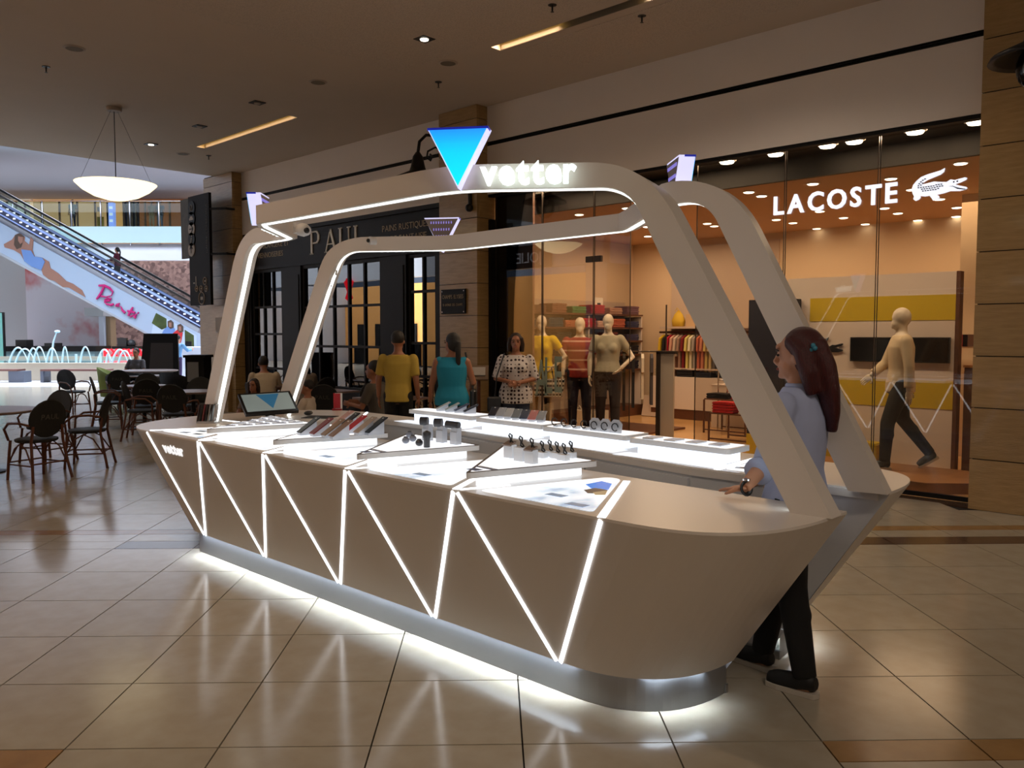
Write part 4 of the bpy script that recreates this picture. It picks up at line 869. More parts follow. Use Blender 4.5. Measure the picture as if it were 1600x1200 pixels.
    bb.ball(Hh(0, .083, -.09), (.022 * s, .018 * s, .018 * s), 8, 6, hm)
    if face:
        bb.tube([Hh(0, .092, .015), Hh(0, .112, -.022), Hh(0, .10, -.032)], [.009 * s, .014 * s, .014 * s], 8)
        for k in (1, -1): bb.ball(Hh(k * .078, -.005, -.012), (.012 * s, .02 * s, .032 * s), 8, 6, hm)
        bb.ball(Hh(0, .086, .045), (.045 * s, .02 * s, .02 * s), 8, 6, hm)
    me = remesh(bb, detail * s, 3, MATS[skin], 'body')
    hb = B(); 
    for k, wv, nv in ((1, 'wR', 'nR'), (-1, 'wL', 'nL')):
        if q.get('nohand') == k: continue
        d = q.get('dR' if k > 0 else 'dL'); d = d if d else arms[k][2] - arms[k][1]; n_ = q[nv]
        hand(hb, arms[k][2] - d.normalized() * .01 * s, d, n_, s, q['curl'], k)
    bm = bmesh.new(); bm.from_mesh(me); m2 = remesh(hb, .0055 * s, 1) if detail < .012 else hb.mesh('h', None, smooth=True)
    bm.from_mesh(m2); bm.to_mesh(me); bm.free(); me.polygons.foreach_set('use_smooth', [True] * len(me.polygons))
    body = obj('body', me, t)
    if face:
        for k in (1, -1):
            B().ball(Hh(k * .033, .088, .008), (.0125 * s, .007 * s, .0065 * s), 8, 6, hm).build('eye', 'eye', body, True, True)
            B().tube([Hh(k * .016, .098, .028), Hh(k * .036, .094, .034), Hh(k * .054, .080, .028)], .0042 * s, 6).build('eyebrow', 'brow', body, False, True)
        B().ball(Hh(0, .098, -.058), (.024 * s, .006 * s, .007 * s), 10, 6, hm).build('mouth', 'lip', body, True, True)
    if top:
        bb = B(); torso(bb, hem, 1.425 if not collar else 1.45, .016, .012)
        if sleeve > 0:
            for k in (1, -1): arm(bb, k, sleeve, .014)
        else:
            for k in (1, -1): bb.ball(T((k * sx * .86, 0, 1.375)), .056 * s)
        o = obj('shirt', remesh(bb, .013 * s, 2, top, 'shirt'), t)
        if collar: B().tube([T((0.055 * math.cos(a), .055 * math.sin(a), 1.455)) for a in [i * math.pi / 6 for i in range(13)]], .014 * s, 6, False).build('collar', top, t, True, True)
    if pants:
        bb = B(); torso(bb, .81, .99, .012)
        for k in (1, -1): leg(bb, k, pant_len, .016)
        obj('trousers', remesh(bb, .014 * s, 2, pants, 'trousers'), t)
    if skirt:
        c0 = T((0, 0, .98)); bb = B().loft([(c0.x, c0.y, skirt[1] * s, .2 * s, .15 * s), (c0.x, c0.y, .9 * s, .195 * s, .14 * s), (c0.x, c0.y, 1.0 * s, .155 * s, .115 * s)], 18); obj('skirt', remesh(bb, .014 * s, 2, skirt[0], 'skirt'), t)
    if not bare_feet:
        for k in (1, -1):
            an = legs[k][2]; f = q['fR' if k > 0 else 'fL']; sm = mat('shoe_%d_%d_%d' % shoe, shoe, .6)
            f2 = V(f.x, f.y, 0).normalized(); up = V(0, 0, 1) if f.z == 0 else V(-f2.x * f.z, -f2.y * f.z, 1).normalized()
            b2 = B().tube([an - f * .055 * s - up * .02 * s, an - f * .03 * s - up * .02 * s, an + f * .06 * s - up * .032 * s, an + f * .14 * s - up * .042 * s, an + f * .185 * s - up * .05 * s], [(.03 * s, .04 * s), (.04 * s, .052 * s), (.042 * s, .044 * s), (.042 * s, .034 * s), (.03 * s, .022 * s)], 12)
            sh = obj('shoe', remesh(b2, .009 * s, 2, sm, 'shoe'), t)
            pl = [(-.058, -.036), (.03, -.038), (.12, -.046), (.18, -.034), (.198, 0), (.18, .034), (.12, .046), (.03, .038), (-.058, .036), (-.072, 0)]; sd = V(-f2.y, f2.x, 0)
            B().slab([(a * s, b * s) for a, b in pl], an - up * .062 * s, f, sd, .022 * s).build('sole', mat('sole', (190, 182, 170), .6), sh, False, True)
    st, hmn = hair; HM = MATS.get(hmn)
    if st != 'none':
        bb = B(); bb.ball(Hh(0, -.024, .042), (.088 * s, .098 * s, .098 * s), 14, 10, hm)
        if st in ('bob', 'long', 'tail'): bb.ball(Hh(0, -.045, .0), (.092 * s, .085 * s, .11 * s), 12, 8, hm)
        if st == 'bob':
            for k in (1, -1): bb.tube([Hh(k * .07, .03, .07), Hh(k * .09, 0, -.02), Hh(k * .09, -.01, -.13)], [.03 * s, .034 * s, .028 * s], 8)
            bb.ball(Hh(0, -.06, -.07), (.09 * s, .055 * s, .09 * s), 12, 8, hm)
        if st == 'tail':
            b0 = Hh(0, -.12, .02); bb.tube([b0, b0 + V(0, -.03, -.12) * s, b0 + V(0, -.02, -.30) * s, b0 + V(0, -.02, -.42) * s, b0 + V(0, -.02, -.50) * s], [.034 * s, .036 * s, .03 * s, .028 * s, .014 * s], 10)
            for z in (-.40, -.43): bb.ball(b0 + V(0, -.02, z) * s, .034 * s)
        if st == 'long':
            bb.tube([Hh(0, -.06, .06), Hh(0, -.10, -.06), Hh(.0, -.118, -.17), Hh(.0, -.132, -.27), Hh(.0, -.138, -.36)], [(.085 * s, .06 * s), (.098 * s, .062 * s), (.105 * s, .05 * s), (.085 * s, .034 * s), (.04 * s, .018 * s)], 14)
            for k in (1, -1): bb.tube([Hh(k * .06, .035, .085), Hh(k * .082, -.02, .03), Hh(k * .085, -.055, -.08), Hh(k * .078, -.075, -.18)], [.024 * s, .03 * s, .04 * s, .03 * s], 8)
        obj('hair', remesh(bb, .011 * s, 2, HM, 'hair'), t)
    return t
# ---- the shop assistant standing in the kiosk
wx = V(-1.68, 3.665, 0)
def toL(p): d = p - wx; return V(d.y, -d.x, d.z)
watch = P(1163, 764, 'z', .985); finger = P(1118, 764, 'z', .955)
lw = toL(watch) / (1.65 / 1.7); lf = toL(finger) / (1.65 / 1.7)
shm = shirtmat('shirt_pale_blue', (176, 188, 226))
asst = figure('person', 'woman with long red hair in pale blue shirt leaning on the kiosk counter', wx, R(90), 1.655, 'f', top=shm, pants=mat('trouser_black', (12, 12, 14), .85), hair=('long', 'hair_red'), sleeve=.66, hem=.80, shoe=(16, 16, 18), detail=.0085, collar=True,
    pose=dict(lean=-.02, yaw=R(12), nod=R(-3), wL=lw, abs_wL=True, eL=V(-.27, .03, 1.10), abs_eL=True, dL=(lf - lw), nL=V(0, 0, -1), curl=.10, wR=V(.13, .20, 1.0), eR=V(.21, .02, 1.12), kR=V(.09, .12, .50), aR=V(.09, .20, .085), kL=V(-.07, -.02, .50), aL=V(-.06, -.09, .085), fL=V(.0, 1, 0), fR=V(.15, 1, 0)))
wp = asst.location; dd = (lf - lw).normalized(); c = lw * (1.655 / 1.7) - dd * .012
wt = thing('wristwatch', 'steel wristwatch with dark strap on the woman leaning on the counter', 'watch', wx, R(90))
bb = B(); ax = dd; o1 = ax.orthogonal().normalized(); o2 = ax.cross(o1)
bb.tube([c + (o1 * math.cos(a) + o2 * math.sin(a)) * .026 for a in [i * math.pi / 8 for i in range(17)]], [(.004, .010)] * 17, 8, False); bb.build('strap', 'black_plastic', wt, True, True)
B().tube([c + V(0, 0, .034) - o1 * 0, c + V(0, 0, .042)], .017, 14).build('dial', 'chrome', wt, False, True)
cf = asst; cuff = B().tube([lw * (1.655 / 1.7) * .0 + (V(-.27, .03, 1.10) * (1.655 / 1.7)).lerp(lw * (1.655 / 1.7), t_) for t_ in (.12, .2, .36)], [.058, .064, .062], 14).build('rolled_cuff', shm, asst, True, True)
hp = V(.0, .012, 1.595) * (1.655 / 1.7)
clip = thing('hair_clip', 'small turquoise clip in the dark red hair', 'hair clip', wx, R(90))
mat('turquoise', (60, 140, 170), .3)
for k in range(4): B().ball(hp + V(-.062 + .004 * k, -.105, .035 + .012 * math.sin(k * 2)) + V(0, -.01 * math.cos(k * 1.6), 0), .012, 8, 6).build('petal', 'turquoise', clip, True, True)
# ---- people beyond the kiosk
def foot(x, d): return W((x - 800) / FPX * d, d)
p = foot(622, 10.3); figure('person', 'man in yellow t-shirt and black trousers seen from behind', p, R(38), 1.665, 'm', top=shirtmat('tee_yellow', (190, 160, 66)), pants=mat('trouser_black', (12, 12, 14), .85), sleeve=.42, hem=.83, skin='skin_tan', hair=('short', 'hair_black'), pose=dict(eL=V(-.26, .02, 1.10), wL=V(-.27, .06, .87)))
p = foot(706, 10.0); wom = figure('person', 'woman in sleeveless turquoise top with long ponytail seen from behind', p, R(40), 1.64, 'f', top=shirtmat('top_turquoise', (28, 138, 168)), pants=mat('trouser_black', (12, 12, 14), .85), sleeve=0, hem=.82, skin='skin_tan', hair=('tail', 'hair_black'), build=1.16, pose=dict(yaw=R(50), eR=V(.26, .06, 1.10), wR=V(.22, .24, 1.04), eL=V(-.255, .01, 1.08), wL=V(-.28, .04, .85)))
bag = thing('shoulder_bag', 'black shoulder bag hanging at the side of the woman in turquoise', 'bag', p + RT * .27, 0); bp = p + RT * .26 + FW * .05
B().obox(bp + V(0, 0, .85), (.07, .22, .26), rz=R(40)).build('pouch', 'black_plastic', bag, bevel=.02); B().tube([bp + V(0, 0, .95), bp - RT * .05 + V(0, 0, 1.2), bp - RT * .10 + V(0, 0, 1.43)], .012, 6).build('strap', 'black_plastic', bag)
p = W((806 - 800) / FPX * 11.0, 11.0); pt = pattern('blouse_dots', 'dots', (206, 196, 190), (52, 30, 34), 20, .85)
figure('person', 'woman in dotted white blouse with folded arms facing the hall', p, R(222), 1.64, 'f', top=pt, pants=mat('jeans', (46, 52, 72), .85), sleeve=.5, hem=.76, skin='skin_tan', hair=('bob', 'hair_brown'), build=1.22, pose=dict(eR=V(.27, .03, 1.10), wR=V(.05, .20, 1.06), eL=V(-.27, .03, 1.10), wL=V(-.02, .24, 1.05), nR=V(0, -1, 0), nL=V(0, -1, 0)))
bag = thing('handbag', 'dark handbag hanging beside the woman in the dotted blouse', 'bag', p - RT * .30); bp = p - RT * .28 - FW * .04
B().obox(bp + V(0, 0, .72), (.20, .09, .2), rz=R(45)).build('pouch', 'black_plastic', bag, bevel=.02); B().tube([bp + V(0, 0, .8), bp + RT * .03 + V(0, 0, 1.1) - FW * .08, bp + RT * .13 + V(0, 0, 1.4) - FW * .05], .009, 6).build('strap', 'black_plastic', bag)
SEAT = dict(pelvis=V(0, 0, -.42), kR=V(.12, .42, .50), aR=V(.12, .40, .08), kL=V(-.12, .42, .50), aL=V(-.12, .40, .08), eR=V(.24, .12, 1.12), wR=V(.14, .34, 1.15), eL=V(-.24, .12, 1.12), wL=V(-.14, .34, 1.15))
def seated(label, px, d, rz, rgb, h=1.65, sex='m', hair=('short', 'hair_black'), sleeve=.42, lean=0.0, yaw=0.0, skin='skin_tan', trs=(30, 30, 36), build=1.0):
    ps = dict(SEAT); ps['lean'] = lean; ps['yaw'] = yaw
    return figure('person', label, foot(px, d), rz, h, sex, top=shirtmat('top_%d_%d_%d' % rgb, rgb), pants=mat('trs_%d_%d_%d' % trs, trs, .85), hair=hair, sleeve=sleeve, skin=skin, pose=ps, build=build)
seated('girl in grey top seated at a cafe table facing the kiosk', 396, 11.6, R(215), (126, 112, 104), 1.34, 'f', ('bob', 'hair_brown'))
seated('man in pale shirt bent over a table behind the girl', 416, 14.2, R(70), (188, 172, 150), 1.75, 'm', lean=.45)
seated('boy in white shirt seated in profile beside the monitor', 480, 11.0, R(128), (206, 190, 172), 1.36, 'm', yaw=R(15))
seated('man in grey shirt seated behind the second canopy leg', 478, 14.0, R(80), (120, 108, 96), 1.72, 'm', lean=.4)
seated('man in grey shirt and khaki trousers seated left of the yellow shirt', 592, 10.9, R(120), (86, 80, 74), 1.72, 'm', trs=(150, 122, 92), lean=.1)
# ================================================================== CEILING FITTINGS
mat('fitting_dark', (30, 28, 27), .5); mat('fitting_pale', (176, 160, 146), .6); emis('lamp_white', (255, 244, 222), 4.0); emis('dish_glow', (255, 238, 192), 1.8)
def ceil_at(x, y): q = P(x, y, 'z', CZ); return Vector((q.x, q.y, CZ))
for k, (x, y, lab) in enumerate(((663, 60, 'small square spotlight with a bright lens set in the ceiling above the café sign'), (402, 160, 'small square dark spotlight above the left light slot'), (312, 197, 'small square dark spotlight just left of the yellow slot'), (236, 225, 'small square spotlight near the far ceiling edge'))):
    q = ceil_at(x, y); t = thing('ceiling_spotlight', lab.replace('é', 'e'), 'spotlight', q, 0, 'square ceiling spotlights')
    B().box(q.x - .09, q.x + .09, q.y - .09, q.y + .09, CZ - .012, CZ - .001).build('plate', 'fitting_dark', t)
    B().lathe([(.045, -.022), (.05, -.012)], q, 14).build('lens', 'lamp_white' if k in (0, 3) else 'fitting_pale', t)
for x, y, lab in ((116, 75, 'round ceiling loudspeaker grille, large, left of the pendant rod'), (700, 98, 'round ceiling loudspeaker grille right of the square spotlight'), (497, 128, 'round ceiling loudspeaker grille between the slot and the spotlight'), (286, 240, 'round ceiling loudspeaker grille at the far end')):
    q = ceil_at(x, y); t = thing('ceiling_speaker', lab, 'loudspeaker', q, 0, 'round ceiling loudspeakers'); B().lathe([(.10, -.012), (.125, -.001)], q, 20).build('ring', 'fitting_pale', t); B().lathe([(.085, -.014), (.095, -.0125)], q, 20).build('grille', 'slot_dark', t)
for x, y, lab in ((72, 104, 'small dark sprinkler head left of the pendant lamp'), (685, 128, 'small dark sprinkler head above the blue triangle'), (863, 7, 'small dark sprinkler head at the top edge of the picture'), (1003, 24, 'small dark sprinkler head right of the long slot'), (326, 243, 'small dark sprinkler head at the far corner pillar')):
    q = ceil_at(x, y); t = thing('sprinkler', lab, 'sprinkler', q, 0, 'ceiling sprinklers'); B().lathe([(.045, -.008), (.05, -.001)], q, 12).build('flange', 'fitting_dark', t); B().lathe([(.02, -.075), (.008, -.07), (.01, -.008)], q, 10).build('head', 'fitting_dark', t)
def pendant(q, zrim, r, lab):
    t = thing('pendant_lamp', lab, 'lamp', q, 0, 'dish pendant lamps'); B().lathe([(.10, -.06), (.11, -.04), (.11, -.001)], q, 18).build('canopy', 'fitting_pale', t)
    c = Vector((q.x, q.y, zrim)); B().lathe([(.02, -.25), (r * .25, -.24), (r * .55, -.19), (r * .82, -.10), (r * .96, -.025), (r, 0)], c, 40).build('dish', 'dish_glow', t, smooth=True); B().lathe([(r * 1.005, .001), (r * .9, .012), (.05, .02)], c, 40).build('lid', 'fitting_pale', t)  # lid added to keep the dish's glow off the ceiling
    for k in range(3):
        a = R(120 * k + 40); e = c + Vector((math.cos(a) * r * .95, math.sin(a) * r * .95, 0)); B().tube([q + Vector((math.cos(a) * .05, math.sin(a) * .05, -.05)), e], .002, 5).build('wire', 'fitting_dark', t)
    B().tube([q, c + Vector((0, 0, -.15))], .006, 6).build('cord', 'fitting_dark', t)
pendant(ceil_at(178, 168), 3.90, .57, 'large glowing cream dish pendant hanging left of the pillar'); pendant(Vector((-14.2, 1.2, CZ)), 4.0, .62, 'glowing cream dish pendant reflected in the shop glass'); pendant(Vector((-3.9, -2.4, CZ)), 4.0, .62, 'glowing cream dish pendant behind the viewer')
# ================================================================== WALL LANTERNS, SIGNS ON THE PILLARS
def lantern(x, ya, z, sgn, lab):
    """wrought iron bracket on a pillar face carrying a bell lantern"""
    t = thing('wall_lantern', lab, 'lantern', (x, 8.58, z), 0, 'wrought iron wall lanterns'); y0 = 8.58
    B().tube([(x, y0 - .01, z - .75), (x, y0 - .02, z - .1)], .03, 10).build('back_bar', 'dark_metal', t); B().ball((x, y0 - .03, z - .78), .06, 12, 8).build('finial', 'dark_metal', t, True)
    L = y0 - ya; pts = [(x, y0 - .02, z - .25), (x, y0 - .25 * L, z + .02), (x, y0 - .60 * L, z + .18), (x, y0 - .85 * L, z + .14), (x, y0 - .97 * L, z + .03), (x, ya, z - .14)]
    B().tube(pts, .022, 8).build('arm', 'dark_metal', t, True)
    B().tube([(x, y0 - .05, z - .5), (x, y0 - .3 * L, z - .26), (x, y0 - .5 * L, z - .04), (x, y0 - .68 * L, z + .0), (x, y0 - .82 * L, z - .08), (x, y0 - .84 * L, z - .17), (x, y0 - .77 * L, z - .20), (x, y0 - .74 * L, z - .14), (x, y0 - .78 * L, z - .11)], .014, 6).build('scroll', 'dark_metal', t, True)
    B().lathe([(.03, 0), (.07, -.06), (.10, -.2), (.12, -.26), (.34, -.36), (.36, -.40), (.30, -.385), (.1, -.3), (.02, -.2)], (x, ya, z - .12), 28).build('shade', 'dark_metal', t, True)
    B().ball((x, ya, z - .58), (.16, .16, .19), 18, 12).build('globe', glass('lamp_glass', (225, 225, 220), 1.45), t, True)
    B().lathe([(.03, 0), (.05, -.06), (.035, -.12)], (x, ya, z - .42), 12).build('bulb', 'fitting_pale', t, True)
lantern(-9.05, 7.57, 4.30, -1, 'black wrought iron lantern bracket behind the blue triangle sign')
lantern(-1.62, 7.75, 4.35, -1, 'black lantern with clear globe at the top right on the stone pillar')
# plaque
a = P(690, 453, 'y', 8.57); b = P(728, 490, 'y', 8.57); t = thing('wall_plaque', 'dark square plaque with pale lettering on the stone pillar', 'plaque', ((a.x + b.x) / 2, 8.575, (a.z + b.z) / 2))
B().box(a.x, b.x, 8.555, 8.582, b.z, a.z).build('plate', 'black_paint', t, bevel=.004)
for z, s_, tx in ((.62, .085, 'CHAMPS ELYSEES'), (.32, .055, '8 AVENUE DES CHAMPS')): letters(tx, ((a.x + b.x) / 2, 8.553, b.z + (a.z - b.z) * z), (1, 0, 0), (0, 0, 1), s_, MATS['gold_print'], t, .003, joined=True, name='text_line', gap=.06, center=True, widths=.72)
for sx_ in (a.x + .03, b.x - .03):
    for sz_ in (a.z - .03, b.z + .03): B().tube([(sx_, 8.556, sz_), (sx_, 8.55, sz_)], .01, 8).build('screw', 'chrome', t)
# directory sign hanging from the far pillar
t = thing('directory_sign', 'tall dark hanging directory board with round pictogram symbols', 'sign', P(313, 390, 'y', 8.2))
x0 = P(297, 390, 'y', 8.2).x; x1 = P(329, 390, 'y', 8.2).x; zt = P(313, 304, 'y', 8.2).z; zb = P(313, 477, 'y', 8.2).z
mat('sign_dark', (24, 19, 16), .7, spec=.2); mat('sign_stone', (74, 66, 52), .7, noise=.3, nscale=8); mat('sign_pale', (150, 132, 112), .6)
B().box(x0, x1, 8.18, 8.24, zb, zt).build('board', 'sign_dark', t)
xs0 = P(283, 390, 'y', 8.24).x; B().box(xs0, x0 + (x1 - x0) * .5, 8.25, 8.30, P(290, 404, 'y', 8.25).z, P(290, 311, 'y', 8.25).z).build('stone_panel', 'sign_stone', t)
for k, yy in enumerate((325, 342, 358, 374, 390)):
    c = P(299.5, yy, 'y', 8.17); B().tube([(c.x, 8.178, c.z), (c.x, 8.16, c.z)], .15, 20).build('symbol_disc', 'sign_pale' if k in (2, 4) else 'black_paint', t)
    mm = 'black_paint' if k in (2, 4) else 'sign_pale'; yq = 8.155; bb = B()
    if k == 0: bb.tube([(c.x + .05 * math.cos(a_), yq, c.z + .06 * math.sin(a_)) for a_ in [i * .7 for i in range(10)]], .008, 4)
    if k == 1: bb.box(c.x - .09, c.x + .09, yq, yq + .004, c.z - .03, c.z + .015); bb.box(c.x - .055, c.x + .055, yq, yq + .004, c.z + .016, c.z + .05)
    if k == 2: bb.bar((c.x - .08, yq, c.z), (c.x + .08, yq, c.z), .022, .004, (0, 1, 0)); bb.bar((c.x + .02, yq, c.z + .06), (c.x + .08, yq, c.z), .022, .004, (0, 1, 0)); bb.bar((c.x + .02, yq, c.z - .06), (c.x + .08, yq, c.z), .022, .004, (0, 1, 0))
    if k == 3: bb.bar((c.x - .01, yq, c.z - .08), (c.x + .02, yq, c.z + .03), .03, .004, (0, 1, 0)); bb.box(c.x + .01, c.x + .045, yq, yq + .004, c.z + .05, c.z + .085)
    if k == 4: bb.bar((c.x, yq, c.z - .08), (c.x, yq, c.z + .07), .022, .004, (0, 1, 0)); bb.bar((c.x - .06, yq, c.z + .01), (c.x, yq, c.z + .075), .022, .004, (0, 1, 0)); bb.bar((c.x + .06, yq, c.z + .01), (c.x, yq, c.z + .075), .022, .004, (0, 1, 0))
    bb.build('pictogram', mm, t)
c = P(306, 447, 'y', 8.17); letters('-1', (c.x - .12, 8.176, c.z), (1, 0, 0), (0, 0, 1), .30, MATS['sign_pale'], t, .004, name='numeral')
for (xx, yy, r_) in ((320, 439, .075), (307, 451, .06), (314, 451, .06), (322, 451, .06), (315, 466, .13)):
    c = P(xx, yy, 'y', 8.17); B().tube([(c.x + r_ * math.cos(i * math.pi / 8), 8.172, c.z + r_ * math.sin(i * math.pi / 8)) for i in range(17)], .012, 5, False).build('symbol_ring', 'sign_pale', t); B().obox((c.x, 8.174, c.z), (r_ * .8, .004, r_ * .5)).build('pictogram', 'sign_pale', t)
c = P(323, 395, 'y', 8.17); letters('GALERIE COMERCIALA', (c.x + .04, 8.176, c.z), (0, 0, 1), (-1, 0, 0), .10, MATS['sign_stone'], t, .003, joined=True, name='text_line', gap=.08)
for yy in (328, 398): c = P(331, yy, 'y', 8.3); B().tube([(x1, 8.21, c.z), (x1 + .3, 8.4, c.z), (x1 + .3, 8.59, c.z)], .025, 6).build('bracket', 'dark_metal', t)
# electrical box low on the pillar
t = thing('pillar_panel', 'pale stone box with small square plate low on the far pillar', 'panel', P(345, 520, 'y', 8.56)); a = P(312, 478, 'y', 8.50); b = P(356, 600, 'y', 8.50)
B().box(a.x, b.x, 8.50, 8.582, 0, a.z).build('casing', 'travertine', t); c = P(342, 508, 'y', 8.49); B().box(c.x - .14, c.x + .14, 8.485, 8.50, c.z - .16, c.z + .16).build('plate', 'sign_pale', t)
# ================================================================== CAFE FURNITURE
mat('rattan', (104, 56, 30), .45, noise=.35, nscale=30, rnd=.1); mat('woven_black', (16, 15, 15), .6, bump=.6, nscale=160); mat('table_wood', (128, 104, 96), .35, spec=.5); mat('iron', (18, 17, 17), .5, metal=.4); mat('faint_print', (78, 72, 66), .6)
def make_chair(name='cafe_chair'):
    t = thing(name, 'x', 'chair')
    B().loft([(0, 0, .43, .21, .20), (0, 0, .445, .225, .215), (0, 0, .465, .225, .215), (0, 0, .475, .19, .18)], 18).build('seat', 'woven_black', t, local=True)
    pr = []; n = 20
    bb = B()
    for sgn in (0, 1):
        for i in range(n):
            a = 2 * math.pi * i / n; x = .205 * math.cos(a); z = .70 + .20 * math.sin(a); y = -.19 - (z - .5) * .22 + .35 * x * x + (.025 if sgn else 0); bb.v.append(Vector((x, y, z)))
    bb.f += [tuple(reversed(range(n))), tuple(range(n, 2 * n))] + [(i, (i + 1) % n, (i + 1) % n + n, i + n) for i in range(n)]; bb.build('backrest', 'woven_black', t, local=True)
    ring = [Vector((.21 * math.cos(2 * math.pi * i / n), -.178 - (.70 + .205 * math.sin(2 * math.pi * i / n) - .5) * .22 + .35 * .044 * math.cos(2 * math.pi * i / n) ** 2, .70 + .205 * math.sin(2 * math.pi * i / n))) for i in range(n + 1)]
    B().tube(ring, .014, 6, False).build('back_frame', 'woven_black', t, local=True)
    for sx_ in (-1, 1):
        B().tube([(sx_ * .17, -.205, .62), (sx_ * .19, -.19, .44), (sx_ * .21, -.23, .2), (sx_ * .235, -.27, 0)], .016, 8).build('leg', 'rattan', t, local=True)
        B().tube([(sx_ * .19, .18, .45), (sx_ * .205, .2, .22), (sx_ * .215, .215, 0)], .016, 8).build('leg', 'rattan', t, local=True)
        B().tube([(sx_ * .20, -.2, .63), (sx_ * .255, -.08, .66), (sx_ * .26, .1, .65), (sx_ * .25, .19, .58), (sx_ * .205, .19, .45)], .014, 8).build('armrest', 'rattan', t, local=True)
        B().tube([(sx_ * .215, -.225, .18), (sx_ * .21, .2, .18)], .010, 6).build('stretcher', 'rattan', t, local=True)
        B().tube([(sx_ * .205, .195, .18), (sx_ * .195, .1, .36), (sx_ * .195, 0, .42), (sx_ * .2, -.11, .36), (sx_ * .21, -.22, .18)], .009, 6).build('brace', 'rattan', t, local=True)
    for y in (-.225, .205): B().tube([(-.21, y, .2), (.21, y, .2)], .010, 6).build('stretcher', 'rattan', t, local=True)
    B().tube([(-.205, .2, .2), (-.1, .19, .38), (0, .185, .42), (.1, .19, .38), (.205, .2, .2)], .009, 6).build('brace', 'rattan', t, local=True)
    return t
chair0 = make_chair(); first = [True]
def chair(x, y, face, label, word=False):
    o = chair0 if first[0] else copy_tree(chair0); first[0] = False
    o.location = (x, y, 0); o.rotation_euler = (0, 0, math.atan2(face[1] - y, face[0] - x) - math.pi / 2); tag(o, label, 'chair', 'rattan cafe chairs'); WOFF[o.name] = Vector((x, y, 0))
    if word:
        l = letters('PAUL', Vector((-.115, -.268, .695)), (1, 0, 0), (0, -.2, 1), .085, MATS['faint_print'], None, .003, joined=True, name='back_lettering', gap=.12)[0]; l.parent = o
    return o
def table(x, y, r, label, h=.75, square=False):
    t = thing('cafe_table', label, 'table', (x, y, 0), 0, 'cafe tables')
    if square: B().box(-r, r, -r, r, h - .03, h).build('tabletop', 'table_wood', t, local=True, bevel=.005)
    else: B().lathe([(r * .97, h - .032), (r, h - .02), (r, h - .006), (r * .985, h)], (0, 0, 0), 32).build('tabletop', 'table_wood', t, local=True)
    B().lathe([(.04, .03), (.035, .1), (.035, h - .04), (.09, h - .032)], (0, 0, 0), 14).build('column', 'iron', t, local=True); B().lathe([(.25, 0), (.25, .015), (.08, .04)], (0, 0, 0), 24).build('base', 'iron', t, local=True)
    return t
table(-11.35, 2.72, .62, 'round wooden cafe table at the left edge of the picture')
chair(-10.42, 3.05, (-11.4, 2.75), 'black backed rattan chair nearest the camera at the left table, lettered back', True)
chair(-10.95, 3.78, (-11.5, 2.9), 'rattan chair turned sideways right of the nearest chair'); chair(-11.75, 3.55, (-11.4, 2.8), 'rattan chair half hidden behind the two nearest chairs'); chair(-12.35, 2.6, (-11.4, 2.75), 'rattan chair cut by the left picture edge')
table(-14.75, 6.05, .38, 'small round cafe table in the middle row of chairs'); chair(-15.05, 5.55, (-14.7, 6.4), 'rattan chair with tall dark back in the middle row'); chair(-15.7, 6.5, (-14.75, 6.1), 'rattan chair behind the small middle table')
chair(-18.5, 6.15, (-17.6, 6.5), 'rattan chair seen from the side before the bench'); chair(-17.9, 6.85, (-18.6, 7.2), 'round backed rattan chair with pale lettering', True); table(-18.3, 7.5, .42, 'small cafe table near the fountain benches'); chair(-13.95, 5.75, (-14.7, 6.0), 'rattan chair right of the small middle table')
table(-12.75, 6.0, .42, 'cafe table just left of the tall kiosk leg'); chair(-13.5, 6.45, (-12.8, 6.0), 'rattan chair behind the table left of the kiosk leg'); chair(-12.2, 5.5, (-12.7, 6.0), 'rattan chair closest to the kiosk nose'); chair(-13.15, 5.35, (-12.75, 6.0), 'rattan chair left of the phone case rack')
table(-11.3, 7.45, .42, 'square edged cafe table below the large window', square=True); table(-9.4, 7.35, .40, 'cafe table before the man in yellow', square=True); table(-13.2, 7.9, .4, 'cafe table beside the cafe door', square=True)
chair(-10.6, 7.0, (-11.2, 7.4), 'dark chair back behind the red phone', True); chair(-11.6, 6.6, (-11.4, 7.4), 'dark chair back right of the monitor'); chair(-10.1, 7.6, (-9.5, 7.3), 'dark chair back under the large window'); chair(-12.3, 8.0, (-13.2, 7.9), 'dark chair back by the cafe window sill')
